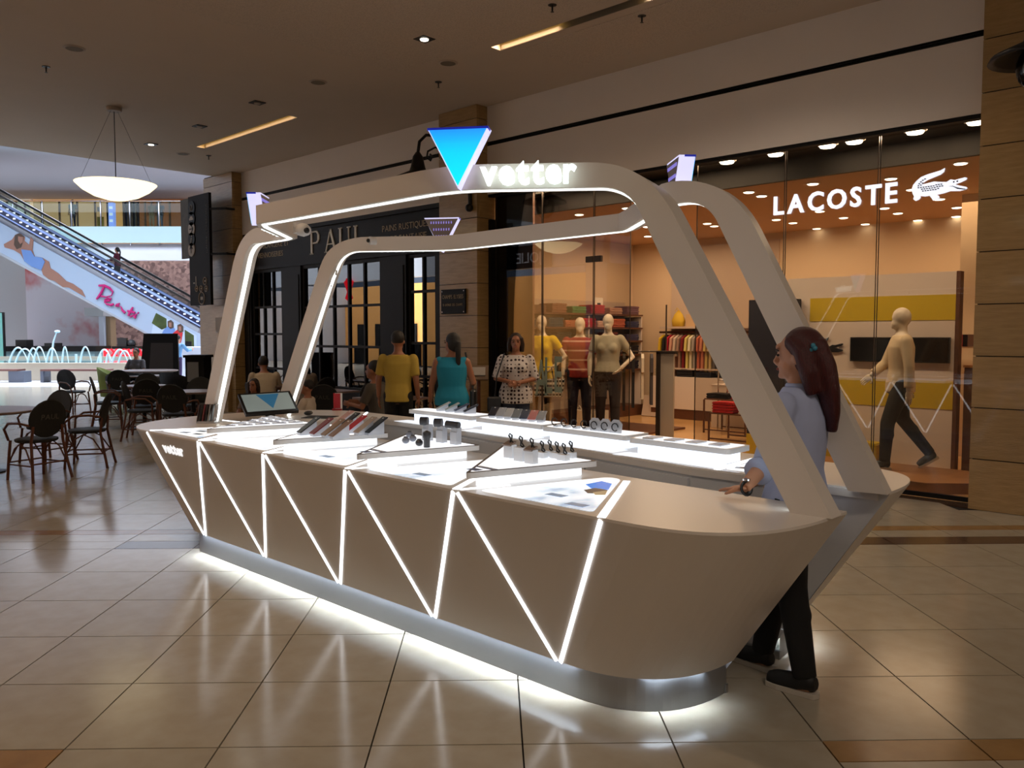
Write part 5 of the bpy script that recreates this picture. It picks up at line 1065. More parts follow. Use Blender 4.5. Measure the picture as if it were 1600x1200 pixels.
# far cafe corner: green armchair, dark armchair, counter table, menu easel, podium
mat('green_felt', (112, 122, 56), .9); mat('dark_felt', (16, 16, 17), .9); mat('chalkboard', (40, 32, 28), .6); emis('menu_paper', (150, 150, 152), .02)
def armchair(px, d, col, lab, rz):
    c = foot(px, d); t = thing('armchair', lab, 'armchair', c, rz, 'tub armchairs'); n = 16; bb = B()
    for i in range(n + 1):
        a = R(-30 + 240 * i / n); bb.v += [Vector((.40 * math.cos(a), .38 * math.sin(a) , .12)), Vector((.47 * math.cos(a), .45 * math.sin(a), .62 + .22 * max(0, math.sin(a)))), Vector((.40 * math.cos(a), .38 * math.sin(a), .60 + .22 * max(0, math.sin(a)))), Vector((.33 * math.cos(a), .31 * math.sin(a), .12))]
    for i in range(n):
        for j in range(4): a = i * 4 + j; b = i * 4 + (j + 1) % 4; bb.f.append((a, b, b + 4, a + 4))
    bb.f += [(0, 1, 2, 3), (n * 4 + 3, n * 4 + 2, n * 4 + 1, n * 4)]
    bb.build('shell', col, t, True, True); B().loft([(0, 0, .28, .32, .30), (0, 0, .44, .34, .32), (0, 0, .47, .28, .26)], 16).build('seat', col, t, True, True)
    for a in (45, 135, 225, 315): B().tube([(.25 * math.cos(R(a)), .25 * math.sin(R(a)), 0), (.24 * math.cos(R(a)), .24 * math.sin(R(a)), .28)], .02, 6).build('leg', 'iron', t, local=True)
armchair(182, 20.5, 'green_felt', 'olive green tub armchair beside the far table', R(150)); armchair(284, 17.9, 'dark_felt', 'black tub armchair before the menu easel', R(200)); armchair(200, 18.3, 'dark_felt', 'black tub armchair in the shade left of the easel', R(230))
c = foot(232, 19.6); table(c.x, c.y, .65, 'long dark table with papers beside the green armchair', .80)
t = thing('menu_easel', 'black standing menu easel with dark framed board', 'easel', foot(247, 22)); c = foot(247, 22); u_ = RT
B().slab([(-.55, 0), (.55, 0), (.48, 1.55), (-.42, 1.55)], c + V(0, 0, .12), RT, (UP + FW * .08).normalized(), .05).build('board', 'black_paint', t); B().slab([(-.28, .3), (.38, .3), (.36, 1.3), (-.22, 1.3)], c + V(0, 0, .12) - FW * .004 + FW * 0, RT, (UP + FW * .08).normalized(), .004).build('menu_panel', 'chalkboard', t)
for s_ in (-1, 1): B().tube([c + RT * .45 * s_ + V(0, 0, 0), c + RT * .45 * s_ + V(0, 0, .2)], .03, 6).build('foot', 'iron', t)
c = foot(310, 16.2); t = thing('host_podium', 'black podium with a grey notice on its front', 'podium', c); B().obox(c + V(0, 0, .6), (.36, .4, 1.2), rz=R(43)).build('cabinet', 'black_paint', t); B().obox(c + V(0, 0, 1.22), (.42, .46, .05), rz=R(43)).build('top', 'black_paint', t); q = c - FW * .215 - RT * .03; B().obox(q + V(0, 0, .92), (.22, .008, .38), rz=R(43)).build('notice', mat('notice', (120, 122, 126), .5), t); B().obox(q + V(0, 0, .4), (.26, .008, .4), rz=R(43)).build('door', 'fitting_dark', t)
c = P(747, 660, 'y', 7.6); c = foot(748, 11.3); t = thing('menu_stand', 'slanted wooden menu lectern beside the stone pillar', 'lectern', c); B().tube([c, c + V(0, 0, 1.05)], .025, 8).build('post', 'rattan', t); B().lathe([(.18, 0), (.18, .02), (.03, .04)], c, 18).build('base', 'iron', t); m3 = Matrix.Rotation(R(43), 3, 'Z') @ Matrix.Rotation(R(50), 3, 'X'); B().obox(c + V(0, 0, 1.12), (.26, .24, .03), m3).build('desk', mat('desk_wood', (110, 84, 60), .5), t); B().obox(c + V(0, 0, 1.14) - FW * .02, (.18, .14, .02), m3).build('menu', mat('menu_white', (170, 160, 150), .6), t)
seated('person in grey top seated at the far dark table before the red letters', 213, 21.4, R(224), (84, 80, 84), 1.68, 'f', ('short', 'hair_brown'))
# ================================================================== CLOTHES SHOP
emis('sign_white', (236, 240, 252), .95); mat('navy', (22, 24, 40), .6); mat('mustard', (196, 168, 26), .6); mat('walnut', (96, 58, 38), .5, noise=.25, nscale=6, stretch=(1, 1, 8)); mat('oak', (176, 122, 72), .45, noise=.2, nscale=5); mat('price_card', (232, 224, 206), .6); emis('downlight', (255, 240, 214), 7.0); mat('scale_mark', (44, 42, 50), .6)
t = thing('shop_sign', 'white illuminated capital letters LACOSTE on the shop glass', 'sign', (-3.7, 8.84, 3.0))
lt = letters('LACOSTE', (-4.40, 8.899, 2.995), (1, 0, 0), (0, 0, 1), .285, MATS['sign_white'], t, .025, bold=.006, gap=.16, name='letter')
xe = max((v.co.x for o in lt for v in o.data.vertices)) + WOFF[t.name].x; k = (-3.065 + 4.40) / (xe + 4.40)
for o in lt:
    for v in o.data.vertices: v.co.x = (v.co.x + WOFF[t.name].x + 4.40) * k - 4.40 - WOFF[t.name].x
CR = [(970, 330), (900, 368), (800, 398), (700, 428), (600, 470), (530, 530), (480, 590), (458, 650), (465, 720), (492, 775), (478, 815), (515, 842), (565, 818), (588, 790), (580, 762), (660, 772), (730, 758), (765, 800), (785, 836), (835, 812), (885, 792), (870, 758), (835, 745), (950, 722), (1050, 688), (1200, 686), (1290, 662), (1320, 640), (1300, 622), (1200, 602), (1120, 580), (1220, 548), (1302, 510), (1316, 482), (1290, 474), (1200, 496), (1130, 516), (1060, 508), (1000, 546), (900, 545), (800, 540), (700, 566), (600, 588), (620, 560), (700, 512), (800, 470), (900, 430), (955, 385)]
pts = [P(1380 + a / 10, 230 + b / 10, 'y', 8.899) for a, b in CR]
t = thing('crocodile_logo', 'white crocodile emblem beside the shop letters on the glass', 'logo', (pts[0].x, 8.84, 3.0))
B().slab([(p.x, p.z) for p in pts], (0, 8.899, 0), (1, 0, 0), (0, 0, 1), -.02).build('emblem', 'sign_white', t)
for i in range(9):
    for j in range(3):
        a = 560 + i * 40 + j * 15; b = 618 - i * 5 + j * 28 - (12 if i > 5 else 0)
        if j == 2 and i > 6: continue
        p = P(1380 + a / 10, 230 + b / 10, 'y', 8.82); B().obox((p.x, 8.876, p.z), (.016, .004, .010)).build('scale_mark', 'scale_mark', t)
for a, b in ((520, 622), (520, 592), (535, 560), (560, 530), (590, 505), (625, 485), (560, 580), (585, 550)): p = P(1380 + a / 10, 230 + b / 10, 'y', 8.82); B().obox((p.x, 8.876, p.z), (.016, .004, .010)).build('scale_mark', 'scale_mark', t)
mo = [P(1380 + a / 10, 230 + b / 10, 'y', 8.82) for a, b in ((1000, 602), (1060, 592), (1130, 618), (1260, 640), (1260, 652), (1130, 640), (1100, 622), (1060, 602))]; B().slab([(p.x, p.z) for p in mo], (0, 8.876, 0), (1, 0, 0), (0, 0, 1), -.004).build('mouth_line', 'scale_mark', t)
for a, b in ((1075, 530), (1130, 520)): p = P(1380 + a / 10, 230 + b / 10, 'y', 8.82); B().ball((p.x, 8.876, p.z), .008, 8, 6).build('eye', 'scale_mark', t)
# downlights
DL = [(1170, 300), (1190, 306), (1270, 287), (1392, 279), (1501, 255), (1425, 296), (1281, 330), (1213, 343), (1239, 348), (1276, 357), (1305, 365), (1318, 340), (1352, 350), (1354, 361), (1382, 325), (1403, 333), (1405, 356), (1434, 344), (1468, 311), (1459, 352), (1495, 324), (1494, 338), (1231, 371), (979, 325), (1011, 354), (1043, 360), (1012, 369), (1116, 353), (905, 335), (1105, 349)]
dm = None
rowname = ('nearest the emblem', 'above the sign letters', 'below the sign letters', 'deep in the shop')
ORD = [a_ + b_ for a_ in ('', 'twenty', 'thirty') for b_ in ('first', 'second', 'third', 'fourth', 'fifth', 'sixth', 'seventh', 'eighth', 'ninth')]
ORD = ['first', 'second', 'third', 'fourth', 'fifth', 'sixth', 'seventh', 'eighth', 'ninth', 'tenth', 'eleventh', 'twelfth', 'thirteenth', 'fourteenth', 'fifteenth', 'sixteenth', 'seventeenth', 'eighteenth', 'nineteenth', 'twentieth'] + ['twenty-' + w_ for w_ in ('first', 'second', 'third', 'fourth', 'fifth', 'sixth', 'seventh', 'eighth', 'ninth')] + ['thirtieth']
for i, (x, y) in enumerate(sorted(DL)):
    q = P(x, y, 'z', 3.497); t = thing('downlight', 'small round downlight in the shop ceiling, %s from the left' % ORD[i], 'downlight', (q.x, q.y, 3.497), 0, 'round downlights in the shop ceiling')
    if dm is None: dm = (B().lathe([(.06, -.008), (.085, -.005), (.09, 0)], (0, 0, 0), 16).mesh('ring', MATS['shop_white']), B().lathe([(.058, -.014), (.068, -.007)], (0, 0, 0), 16).mesh('lens', MATS['downlight']))
    for nm, me in zip(('ring', 'lens'), dm): obj(nm, me, t)
for i, (x, y) in enumerate(((1136, 249), (1212, 237), (1293, 222), (1335, 216), (1430, 200), (1526, 184))):
    q = P(x, y, 'y', 9.06); t = thing('downlight', '%s round downlight from the left in the dark strip above the shop glass' % ORD[i], 'downlight', (q.x, 9.06, 3.733), 0, 'downlights in the dark strip'); t.scale = (1.3, 1.3, 3)
    for nm, me in zip(('ring', 'lens'), dm): obj(nm, me, t)
# window platforms and mannequins
def stripe(nm): 
    m = pattern(nm, 'stripe', (150, 44, 40), (222, 176, 160), 7.0, .85); return m
pl = thing('display_platform', 'low wooden platform under the three mannequins', 'platform', (-7.4, 9.5, 0)); B().box(-8.15, -6.45, 9.0, 10.0, .0, .10).build('deck', 'oak', pl); B().box(-8.15, -6.45, 8.99, 9.0, .0, .09).build('edge', 'walnut', pl)
def dummy(px, d, z0, label, rz, **kw):
    c = foot(px, d); c = V(c.x, c.y, z0); return figure('mannequin', label, c, rz, kw.pop('h', 1.80), cat='mannequin', skin='mannequin', hair=('none', ''), face=False, shoe=kw.pop('shoe', (40, 36, 34)), **kw)
dummy(846, 12.65, .10, 'cream mannequin in yellow dress with hand on hip', R(205), sex='f', top=shirtmat('dress_yellow', (232, 200, 20)), skirt=(MATS['dress_yellow'], .58), sleeve=.32, hem=.84, bare_feet=True, h=1.82, pose=dict(eL=V(-.33, -.05, 1.13), wL=V(-.19, .06, .98), eR=V(.24, 0, 1.1), wR=V(.22, .2, .98)))
dummy(906, 12.75, .10, 'cream mannequin in red striped polo shirt and navy trousers', R(215), sex='m', top=stripe('polo_red'), pants=mat('trouser_navy', (22, 28, 56), .85), sleeve=.38, hem=.84, h=1.79, pose=dict(eL=V(-.25, 0, 1.1), wL=V(-.26, .03, .86)))
dummy(950, 12.3, .10, 'cream mannequin in pale grey polo shirt and dark trousers', R(212), sex='f', top=shirtmat('polo_grey', (176, 168, 144)), pants=mat('trouser_brown', (40, 28, 24), .85), sleeve=.34, hem=.92, h=1.83, pose=dict(eL=V(-.33, -.05, 1.12), wL=V(-.18, .07, .97), eR=V(.25, 0, 1.1), wR=V(.25, .05, .86)))
pl = thing('display_platform', 'angular oak platform under the striding mannequin', 'platform', (-3.0, 9.6, 0)); B().prism([(-4.6, 9.05), (-2.75, 9.05), (-2.35, 9.4), (-2.35, 10.2), (-4.6, 10.2)], .0, .12).build('deck', 'oak', pl); B().box(-2.34, -2.27, 9.05, 9.3, .05, .22).build('power_socket', 'fitting_dark', pl)
dummy(1408, 9.35, .12, 'cream mannequin in cream sweater and black trousers striding left', R(122), sex='m', top=shirtmat('sweater_cream', (224, 204, 170)), pants=mat('trouser_black', (12, 12, 14), .85), sleeve=.92, hem=.82, h=1.81, shoe=(30, 28, 26), collar=False, pose=dict(kL=V(-.1, .14, .50), aL=V(-.1, .16, .09), kR=V(.1, -.06, .52), aR=V(.1, -.34, .16), fR=V(0, .75, -.45), eL=V(-.25, -.02, 1.10), wL=V(-.26, -.02, .84), eR=V(.24, .10, 1.12), wR=V(.2, .26, .98)))
tg = P(1405, 545, 'y', 9.55)
# sticker letters A L E on the glass
t = thing('glass_lettering', 'pale green letters ALE stuck on the shop glass', 'lettering', P(862, 612, 'y', 8.885)); mat('sticker', (150, 160, 136), .6)
for ch, x, y in (('S', 815, 617), ('A', 836, 616), ('L', 851, 613), ('E', 866, 612)):
    q = P(x, y, 'y', 8.885); letters(ch, (q.x, 8.893, q.z), (1, 0, 0), (0, 0, 1), .72, MATS['sticker'], t, .004, bold=.01, name='letter', widths=.45)
# checked tote bag on a plinth
c = foot(853, 12.3); c = V(c.x, max(c.y, 9.16), 0); t = thing('tote_bag', 'black and white checked tote bag by the yellow dress', 'bag', c + V(0, 0, .10)); B().box(c.x - .03, c.x + .03, c.y - .0, c.y + .05, .10, .70).build('stand', 'pivot', t)
B().slab([(-.24, 0), (.24, 0), (.29, .26), (-.29, .26)], c + V(0, 0, .72), RT, UP, .14).build('body', pattern('check', 'check', (226, 216, 196), (22, 20, 20), 30), t)
for s_ in (0, .12): B().tube([c + RT * -.12 + V(0, s_, .97), c + RT * -.08 + V(0, s_, 1.16), c + RT * .08 + V(0, s_, 1.16), c + RT * .12 + V(0, s_, .97)], .012, 6).build('handle', 'black_plastic', t)
# partition with stripes, screen and dark emblem
a = P(1228, 600, 'y', 10.7); b = P(1494, 600, 'y', 10.7); zt = P(1400, 428, 'y', 10.7).z
part = thing('display_partition', 'freestanding pale partition with mustard stripes behind the striding mannequin', 'partition', ((a.x + b.x) / 2, 10.75, 0))
B().box(a.x, b.x, 10.7, 10.82, 0, zt).build('panel', 'shop_white', part); B().box(b.x - .03, b.x + .012, 10.69, 10.83, 0, zt).build('edge_post', 'walnut', part)
for (x0, x1, y0, y1) in ((1266, 1489, 463, 501), (1266, 1485, 592, 634)):
    p0, p1 = P(x0, y0, 'y', 10.69), P(x1, y1, 'y', 10.69); zz = P((x0 + x1) / 2, y0, 'y', 10.69).z; z2 = P((x0 + x1) / 2, y1, 'y', 10.69).z
    B().box(p0.x, b.x - .02, 10.692, 10.70, z2, zz).build('stripe', 'mustard', part)
t = thing('wall_screen', 'wide black screen mounted on the pale partition', 'screen', P(1405, 547, 'y', 10.68)); p0, p1 = P(1330, 547, 'y', 10.68), P(1485, 547, 'y', 10.68); z0, z1 = P(1405, 566, 'y', 10.68).z, P(1405, 527, 'y', 10.68).z
B().box(p0.x, p1.x, 10.64, 10.69, z0, z1).build('housing', 'black_plastic', t); B().box(p0.x + .015, p1.x - .015, 10.636, 10.64, z0 + .015, z1 - .015).build('glass', mat('screen_black', (10, 9, 9), .1), t)
t = thing('dark_crocodile', 'black crocodile emblem on the pale partition behind the red haired woman', 'logo', P(1300, 548, 'y', 10.68)); o0 = P(1262, 560, 'y', 10.68); sc_ = .47 / 860
B().slab([((x - 458) * sc_, (845 - y) * sc_) for x, y in CR], (o0.x, 10.685, o0.z), (1, 0, 0), (0, 0, 1), -.015).build('emblem', 'black_plastic', t)
p = P(1266, 540, 'y', 10.68); B().ball((P(1309, 545, 'y', 10.67).x, 10.682, P(1309, 543, 'y', 10.67).z), .012, 8, 6).build('eye', 'shop_white', t)
t = thing('navy_column', 'dark navy column with mustard base behind the kiosk legs', 'column', P(1200, 600, 'y', 10.5)); p0, p1 = P(1168, 600, 'y', 10.5), P(1240, 600, 'y', 10.5); zt2 = P(1200, 468, 'y', 10.5).z; zb2 = P(1200, 680, 'y', 10.5).z
B().box(p0.x, p1.x, 10.5, 10.68, zb2, zt2).build('shaft', 'navy', t); B().box(p0.x, p1.x, 10.49, 10.69, 0.006, zb2).build('base', 'mustard', t)
t = thing('mustard_cube', 'mustard yellow display cube beside the striding mannequin', 'cube', (P(1310, 700, 'y', 10.3).x, 10.3, 0)); p0, p1 = P(1290, 700, 'y', 10.2), P(1370, 700, 'y', 10.2); B().box(p0.x, p1.x, 10.2, 10.5, .007, P(1330, 692, 'y', 10.2).z).build('block', 'mustard', t, bevel=.004); B().box(p0.x + .02, p1.x - .02, 10.22, 10.48, P(1330, 692, 'y', 10.2).z, P(1330, 692, 'y', 10.2).z + .01).build('lid', 'mustard', t)
t = thing('shoe_cabinet', 'walnut cabinet at the right end of the partition', 'cabinet', (b.x + .4, 11.2, 0)); B().box(b.x + .03, b.x + .75, 10.9, 11.4, .007, 1.25).build('body', 'walnut', t); B().box(b.x + .03, b.x + .75, 10.89, 10.9, .9, 1.2).build('drawer', 'walnut', t); B().box(b.x + .02, b.x + .76, 10.88, 11.41, 1.25, 1.28).build('top', 'oak', t)
for k in range(7):
    pass
t = thing('sock_rack', 'narrow dark rack of rolled goods beside the partition', 'rack', (b.x + .10, 11.6, 0)); B().box(b.x + .05, b.x + .28, 11.6, 11.8, .007, 2.6).build('frame', 'cafe_dark', t)
for k in range(7): B().box(b.x + .06, b.x + .27, 11.56, 11.6, 1.36 + k * .17, 1.47 + k * .17).build('bundle', mat('bundle_%d' % (k % 3), ((60, 40, 34), (36, 36, 44), (90, 60, 44))[k % 3], .8), t)
t = thing('notice_board', 'red fire notice and small brown sign on the shop side wall', 'notice', P(1508, 532, 'y', 13.5)); q = P(1504, 532, 'y', 12.2); B().box(q.x - .06, q.x + .06, 12.2, 12.22, q.z - .08, q.z + .08).build('red_plate', mat('fire_red', (150, 30, 24), .6), t); q = P(1517, 532, 'y', 12.2); B().box(q.x - .10, q.x + .12, 12.2, 12.22, q.z - .08, q.z + .08).build('brown_plate', 'walnut', t)
B().box(P(1498, 500, 'y', 12.25).x, -1.7, 12.225, 12.3, 0.01, 3.5).build('backing_wall', 'shop_wall', t)
# ---- shelving on the left wall with folded garments
sh = thing('wall_shelving', 'tall wooden shelving with folded shirts on the left shop wall', 'shelving', (-10.05, 12.6, 0))
LV = [(.95, 'walnut'), (1.25, 'walnut'), (1.52, 'walnut'), (1.78, 'walnut'), (2.04, 'walnut')]
for z, m_ in LV: B().box(-10.25, -9.78, 10.6, 14.1, z - .03, z).build('shelf', m_, sh)
B().box(-10.25, -9.75, 10.6, 14.1, .006, .22).build('base_box', 'walnut', sh); B().box(-10.26, -10.23, 10.6, 14.1, .22, 2.3).build('back_panel', 'shop_panel', sh)
for y in (10.6, 12.35, 14.07): B().box(-10.25, -9.8, y, y + .03, .22, 2.0).build('upright', 'shop_white', sh)
fold = {}
def folded(loc, rgb, label, group, rz=0, sz=(.30, .24, .035)):
    key = (rgb, sz)
    if key not in fold:
        m_ = mat('cloth_%d_%d_%d' % rgb, rgb, .9); bb = B().box(-sz[0] / 2, sz[0] / 2, -sz[1] / 2, sz[1] / 2, 0, sz[2]); me = bb.mesh('bundle', m_); bm = bmesh.new(); bm.from_mesh(me); bmesh.ops.bevel(bm, geom=bm.edges[:], offset=.012, segments=2, affect='EDGES'); bm.to_mesh(me); bm.free()
        c2 = B().box(-sz[0] * .18, sz[0] * .18, -sz[1] / 2 - .002, -sz[1] * .25, sz[2] - .004, sz[2] + .003).mesh('collar', m_); fold[key] = (me, c2)
    t = thing('folded_shirt', label, 'folded shirt', loc, rz, group)
    for nm, me in zip(('bundle', 'collar'), fold[key]): obj(nm, me, t)
SC = {2.04: [((110, 80, 70), 'dark striped'), ((150, 110, 90), 'tan'), ((70, 140, 90), 'green'), ((196, 70, 50), 'orange red'), ((190, 150, 130), 'pale pink'), ((120, 90, 100), 'mauve')],
      1.78: [((24, 60, 84), 'teal blue'), ((30, 76, 100), 'petrol'), ((190, 120, 90), 'peach'), ((190, 24, 30), 'red'), ((216, 180, 160), 'cream'), ((200, 110, 80), 'coral'), ((60, 60, 90), 'indigo')],
      1.52: [((24, 60, 84), 'teal'), ((40, 50, 50), 'charcoal'), ((150, 140, 100), 'khaki'), ((120, 60, 50), 'rust'), ((70, 66, 96), 'violet grey')],
      1.25: [((60, 50, 56), 'plum'), ((90, 70, 70), 'taupe'), ((50, 50, 70), 'slate'), ((34, 30, 34), 'black')],
      .95: [((70, 60, 60), 'grey'), ((50, 46, 60), 'dusk'), ((90, 90, 100), 'steel'), ((40, 36, 50), 'ink')]}
STK = ('lowest', 'second from below', 'third from below', 'fourth from below')
nmz = {2.04: 'top shelf', 1.78: 'second shelf', 1.52: 'third shelf', 1.25: 'fourth shelf', .95: 'lowest shelf'}
for z, lst in SC.items():
    n = len(lst)
    for i, (rgb, cn) in enumerate(lst):
        y = 10.95 + (14.0 - 10.95 - .2) * i / (n - 1)
        for k in range(3 + (i % 2)): folded((-9.98 + .01 * (k % 2), y, z + .001 + .042 * k), rgb, 'folded %s shirt, %s of its stack on the %s' % (cn, STK[k], nmz[z]), '%s stack on the %s' % (cn, nmz[z]), R(90), (.42, .34, .04))
q = P(937, 505, 'y', 12.4); t = thing('price_card', 'white price card standing on the top shelf', 'card', (-9.9, 12.75, 2.04)); B().obox((-9.88, 12.75, 2.20), (.02, .26, .3), rz=0).build('card', 'price_card', t); B().obox((-9.865, 12.75, 2.22), (.004, .1, .06)).build('figures', 'scale_mark', t)
# ---- low rails with hanging garments in front of the shelving
def hanger_row(org, ux, n, cols, span, ztop, labf, group, lens):
    ux = Vector(ux); nx = ux.cross(UP)
    for i in range(n):
        rgb, cn = cols[i % len(cols)]; L_ = lens[i % len(lens)]; c = Vector(org) + ux * (span * (i + .5) / n) ; m_ = mat('cloth_%d_%d_%d' % rgb, rgb, .9)
        t = thing('hanging_garment', labf(i, cn), 'garment', (c.x, c.y, ztop), 0, group)
        wd = .20; B().slab([(-wd, -.10), (-.06, -.03), (.06, -.03), (wd, -.10), (wd + .03, -.34), (wd - .04, -.36), (wd - .05, -.2), (wd - .04, -L_), (-wd + .04, -L_), (-wd + .05, -.2), (-wd + .04, -.36), (-wd - .03, -.34)], c + V(0, 0, ztop) + ux * .02, nx, UP, .045 if span / n > .05 else .03).build('cloth', m_, t)
        B().tube([c + V(0, 0, ztop - .05), c + V(0, 0, ztop + .0), c + V(0, 0, ztop + .02) + nx * .015], .004, 5).build('hook', 'chrome', t)
ordw = ('first', 'second', 'third', 'fourth', 'fifth', 'sixth', 'seventh', 'eighth', 'ninth', 'tenth', 'eleventh', 'twelfth', 'thirteenth', 'fourteenth', 'fifteenth', 'sixteenth')
t = thing('clothes_rail', 'metal clothes rail holding dark jackets behind the grey polo mannequin', 'rail', (-7.9, 11.6, 0)); rr = Vector((.8, .6, 0)).normalized(); o_ = V(-9.0, 11.3, 0)
for s_ in (0, 1.35): B().tube([o_ + rr * s_ + V(0, 0, .01), o_ + rr * s_ + V(0, 0, 2.15 if s_ else 1.35)], .014, 8).build('post', 'pivot', t)
B().tube([o_ + rr * 0 + V(0, 0, 1.35), o_ + rr * 1.35 + V(0, 0, 1.35)], .012, 8).build('bar', 'pivot', t); B().box(o_.x - .2, o_.x + 1.3, o_.y - .1, o_.y + 1.1, .007, .04).build('base', 'walnut', t)
hanger_row(o_ + rr * .05, rr, 8, [((150, 40, 44), 'red'), ((54, 38, 32), 'brown'), ((30, 26, 26), 'black'), ((40, 32, 30), 'dark brown'), ((24, 22, 24), 'ink'), ((190, 180, 160), 'cream'), ((60, 56, 60), 'grey'), ((200, 190, 170), 'white')], 1.25, 1.34, lambda i, cn: '%s jacket, %s from the left on the low rail' % (cn, ordw[i]), 'jackets on the low rail', [.95, .8, .9, 1.0])
# ---- rack on the back wall
a = P(1046, 518, 'y', 14.3); b = P(1150, 518, 'y', 14.3)
t = thing('garment_rack', 'wall shelf with dark hanging bar on the back shop wall', 'rack', ((a.x + b.x) / 2, 14.3, 1.6)); zs = P(1080, 512, 'y', 14.3).z; zr = P(1080, 519, 'y', 14.1).z
B().box(a.x, b.x + .6, 13.95, 14.38, zs - .02, zs + .02).build('shelf', 'shop_panel', t); B().tube([(a.x - .1, 14.1, zr), (b.x + .6, 14.1, zr)], .02, 8).build('bar', 'walnut', t); B().box(a.x, b.x + .8, 14.36, 14.4, zr - 1.2, zs + 1.6).build('back_panel', 'shop_panel', t)
hanger_row((a.x - .05, 14.1, 0), (1, 0, 0), 16, [((206, 170, 30), 'yellow'), ((24, 22, 24), 'black'), ((170, 20, 50), 'crimson'), ((200, 150, 130), 'pink'), ((200, 180, 160), 'sand'), ((150, 120, 104), 'beige'), ((120, 24, 30), 'wine'), ((206, 190, 110), 'pale yellow'), ((210, 200, 170), 'ivory'), ((150, 140, 130), 'grey'), ((200, 110, 80), 'coral'), ((206, 130, 100), 'salmon'), ((206, 180, 110), 'straw'), ((196, 170, 120), 'buff'), ((90, 84, 80), 'dark grey'), ((70, 68, 66), 'charcoal')], 1.35, zr - .02, lambda i, cn: '%s garment hanging %s from the left on the back wall rack' % (cn, ordw[i]), 'garments on the back wall rack', [.45, .42, .9, .9, .45, .88, .8, .75, .72, .7, .72, .72, .74, .74, .75, .78])
for px, lab, col, kind in ((1060, 'yellow backpack on the shelf of the back wall rack', (206, 170, 50), 0), (1086, 'beige shopping bag on the shelf of the back wall rack', (196, 164, 124), 1), (1105, 'white price card with figures on the back wall shelf', (226, 206, 166), 2)):
    q = P(px, 511, 'y', 14.15); t = thing(('backpack', 'shopping_bag', 'price_card')[kind], lab, ('backpack', 'bag', 'card')[kind], (q.x, 14.15, zs + .02)); z = zs + .02; m_ = mat('bag_%d_%d_%d' % col, col, .8)
    if kind == 0: B().loft([(q.x, 14.15, z, .13, .08), (q.x, 14.15, z + .12, .15, .09), (q.x, 14.15, z + .24, .09, .06), (q.x, 14.15, z + .32, .02, .02)], 12).build('body', m_, t, True); B().tube([(q.x - .05, 14.1, z + .3), (q.x, 14.1, z + .37), (q.x + .05, 14.1, z + .3)], .008, 6).build('handle', m_, t)
    if kind == 1: B().box(q.x - .17, q.x + .17, 14.08, 14.22, z, z + .24).build('body', m_, t); B().tube([(q.x - .08, 14.1, z + .24), (q.x, 14.1, z + .33), (q.x + .08, 14.1, z + .24)], .008, 6).build('handle', m_, t)
    if kind == 2: B().slab([(-.14, 0), (.14, 0), (.11, .32), (-.11, .32)], (q.x, 14.1, z), (1, 0, 0), (0, 0, 1), .01).build('card', 'price_card', t); letters('-40', (q.x - .08, 14.098, z + .17), (1, 0, 0), (0, 0, 1), .11, MATS['scale_mark'], t, .002, joined=True, name='figures')
t = thing('low_cabinet', 'white low cabinet below the back wall garments', 'cabinet', (a.x + .5, 14.0, 0)); B().box(a.x - .1, b.x + .5, 13.8, 14.36, .2, .82).build('body', 'shop_white', t); B().box(a.x - .1, b.x + .5, 13.82, 14.36, .007, .2).build('plinth', 'walnut', t); B().box(a.x + .3, b.x + .4, 13.9, 14.3, .96, .99).build('upper_shelf', 'shop_panel', t)
for i, (x, rgb, cn, n) in enumerate(((a.x + .1, (196, 180, 150), 'sand', 3), (a.x + .6, (30, 26, 28), 'black', 3), (a.x + 1.0, (26, 26, 34), 'ink blue', 2))):
    for k in range(n): folded((x, 14.05, .821 + .05 * k), rgb, 'folded %s shirt on the white low cabinet, %s' % (cn, STK[k]), '%s stack on the low cabinet' % cn, 0, (.36, .3, .048))
for xx in (1122, 1137): pass
# free standing frame and nesting tables
t = thing('display_rack', 'tall thin metal frame beside the nesting tables', 'frame', P(1130, 640, 'y', 12.6)); p0, p1 = P(1123, 560, 'y', 12.6), P(1137, 560, 'y', 12.6); zt = P(1130, 543, 'y', 12.6).z
for x in (p0.x, p1.x): B().tube([(x, 12.6, .01), (x, 12.6, zt)], .012, 6).build('post', 'chrome', t)
for z in (zt, zt - .55, .4): B().tube([(p0.x, 12.6, z), (p1.x, 12.6, z)], .010, 6).build('rung', 'chrome', t)
def nest(px0, px1, Y, z, lab):
    p0, p1 = P(px0, 640, 'y', Y), P(px1, 640, 'y', Y); t = thing('nesting_table', lab, 'table', ((p0.x + p1.x) / 2, Y, 0), 0, 'metal framed display tables')
    B().box(p0.x, p1.x, Y, Y + .6, z - .02, z).build('top', 'walnut', t)
    for x in (p0.x, p1.x):
        for y in (Y, Y + .6): B().box(x - .012, x + .012, y - .012, y + .012, .007, z - .02).build('leg', 'walnut', t)
    for y in (Y, Y + .6): B().box(p0.x, p1.x, y - .01, y + .01, .05, .07).build('foot_rail', 'walnut', t)
    return p0, p1
p0, p1 = nest(1108, 1180, 11.2, P(1130, 646, 'y', 11.2).z, 'low metal framed table with red and white folded shirts'); zt = P(1130, 646, 'y', 11.2).z
for k in range(4): folded((p0.x + .22, 11.35, zt + .001 + .042 * k), (176, 16, 20), 'folded bright red shirt on the low metal table, %s' % STK[k], 'red stack on the metal table', 0, (.36, .3, .04)); folded((p0.x + .66, 11.35, zt + .001 + .042 * k), (224, 212, 190), 'folded white shirt on the low metal table, %s' % STK[k], 'white stack on the metal table', 0, (.36, .3, .04))
q0, q1 = nest(1100, 1165, 12.2, P(1130, 624, 'y', 12.2).z, 'taller metal framed table with black and red folded shirts'); zt = P(1130, 624, 'y', 12.2).z
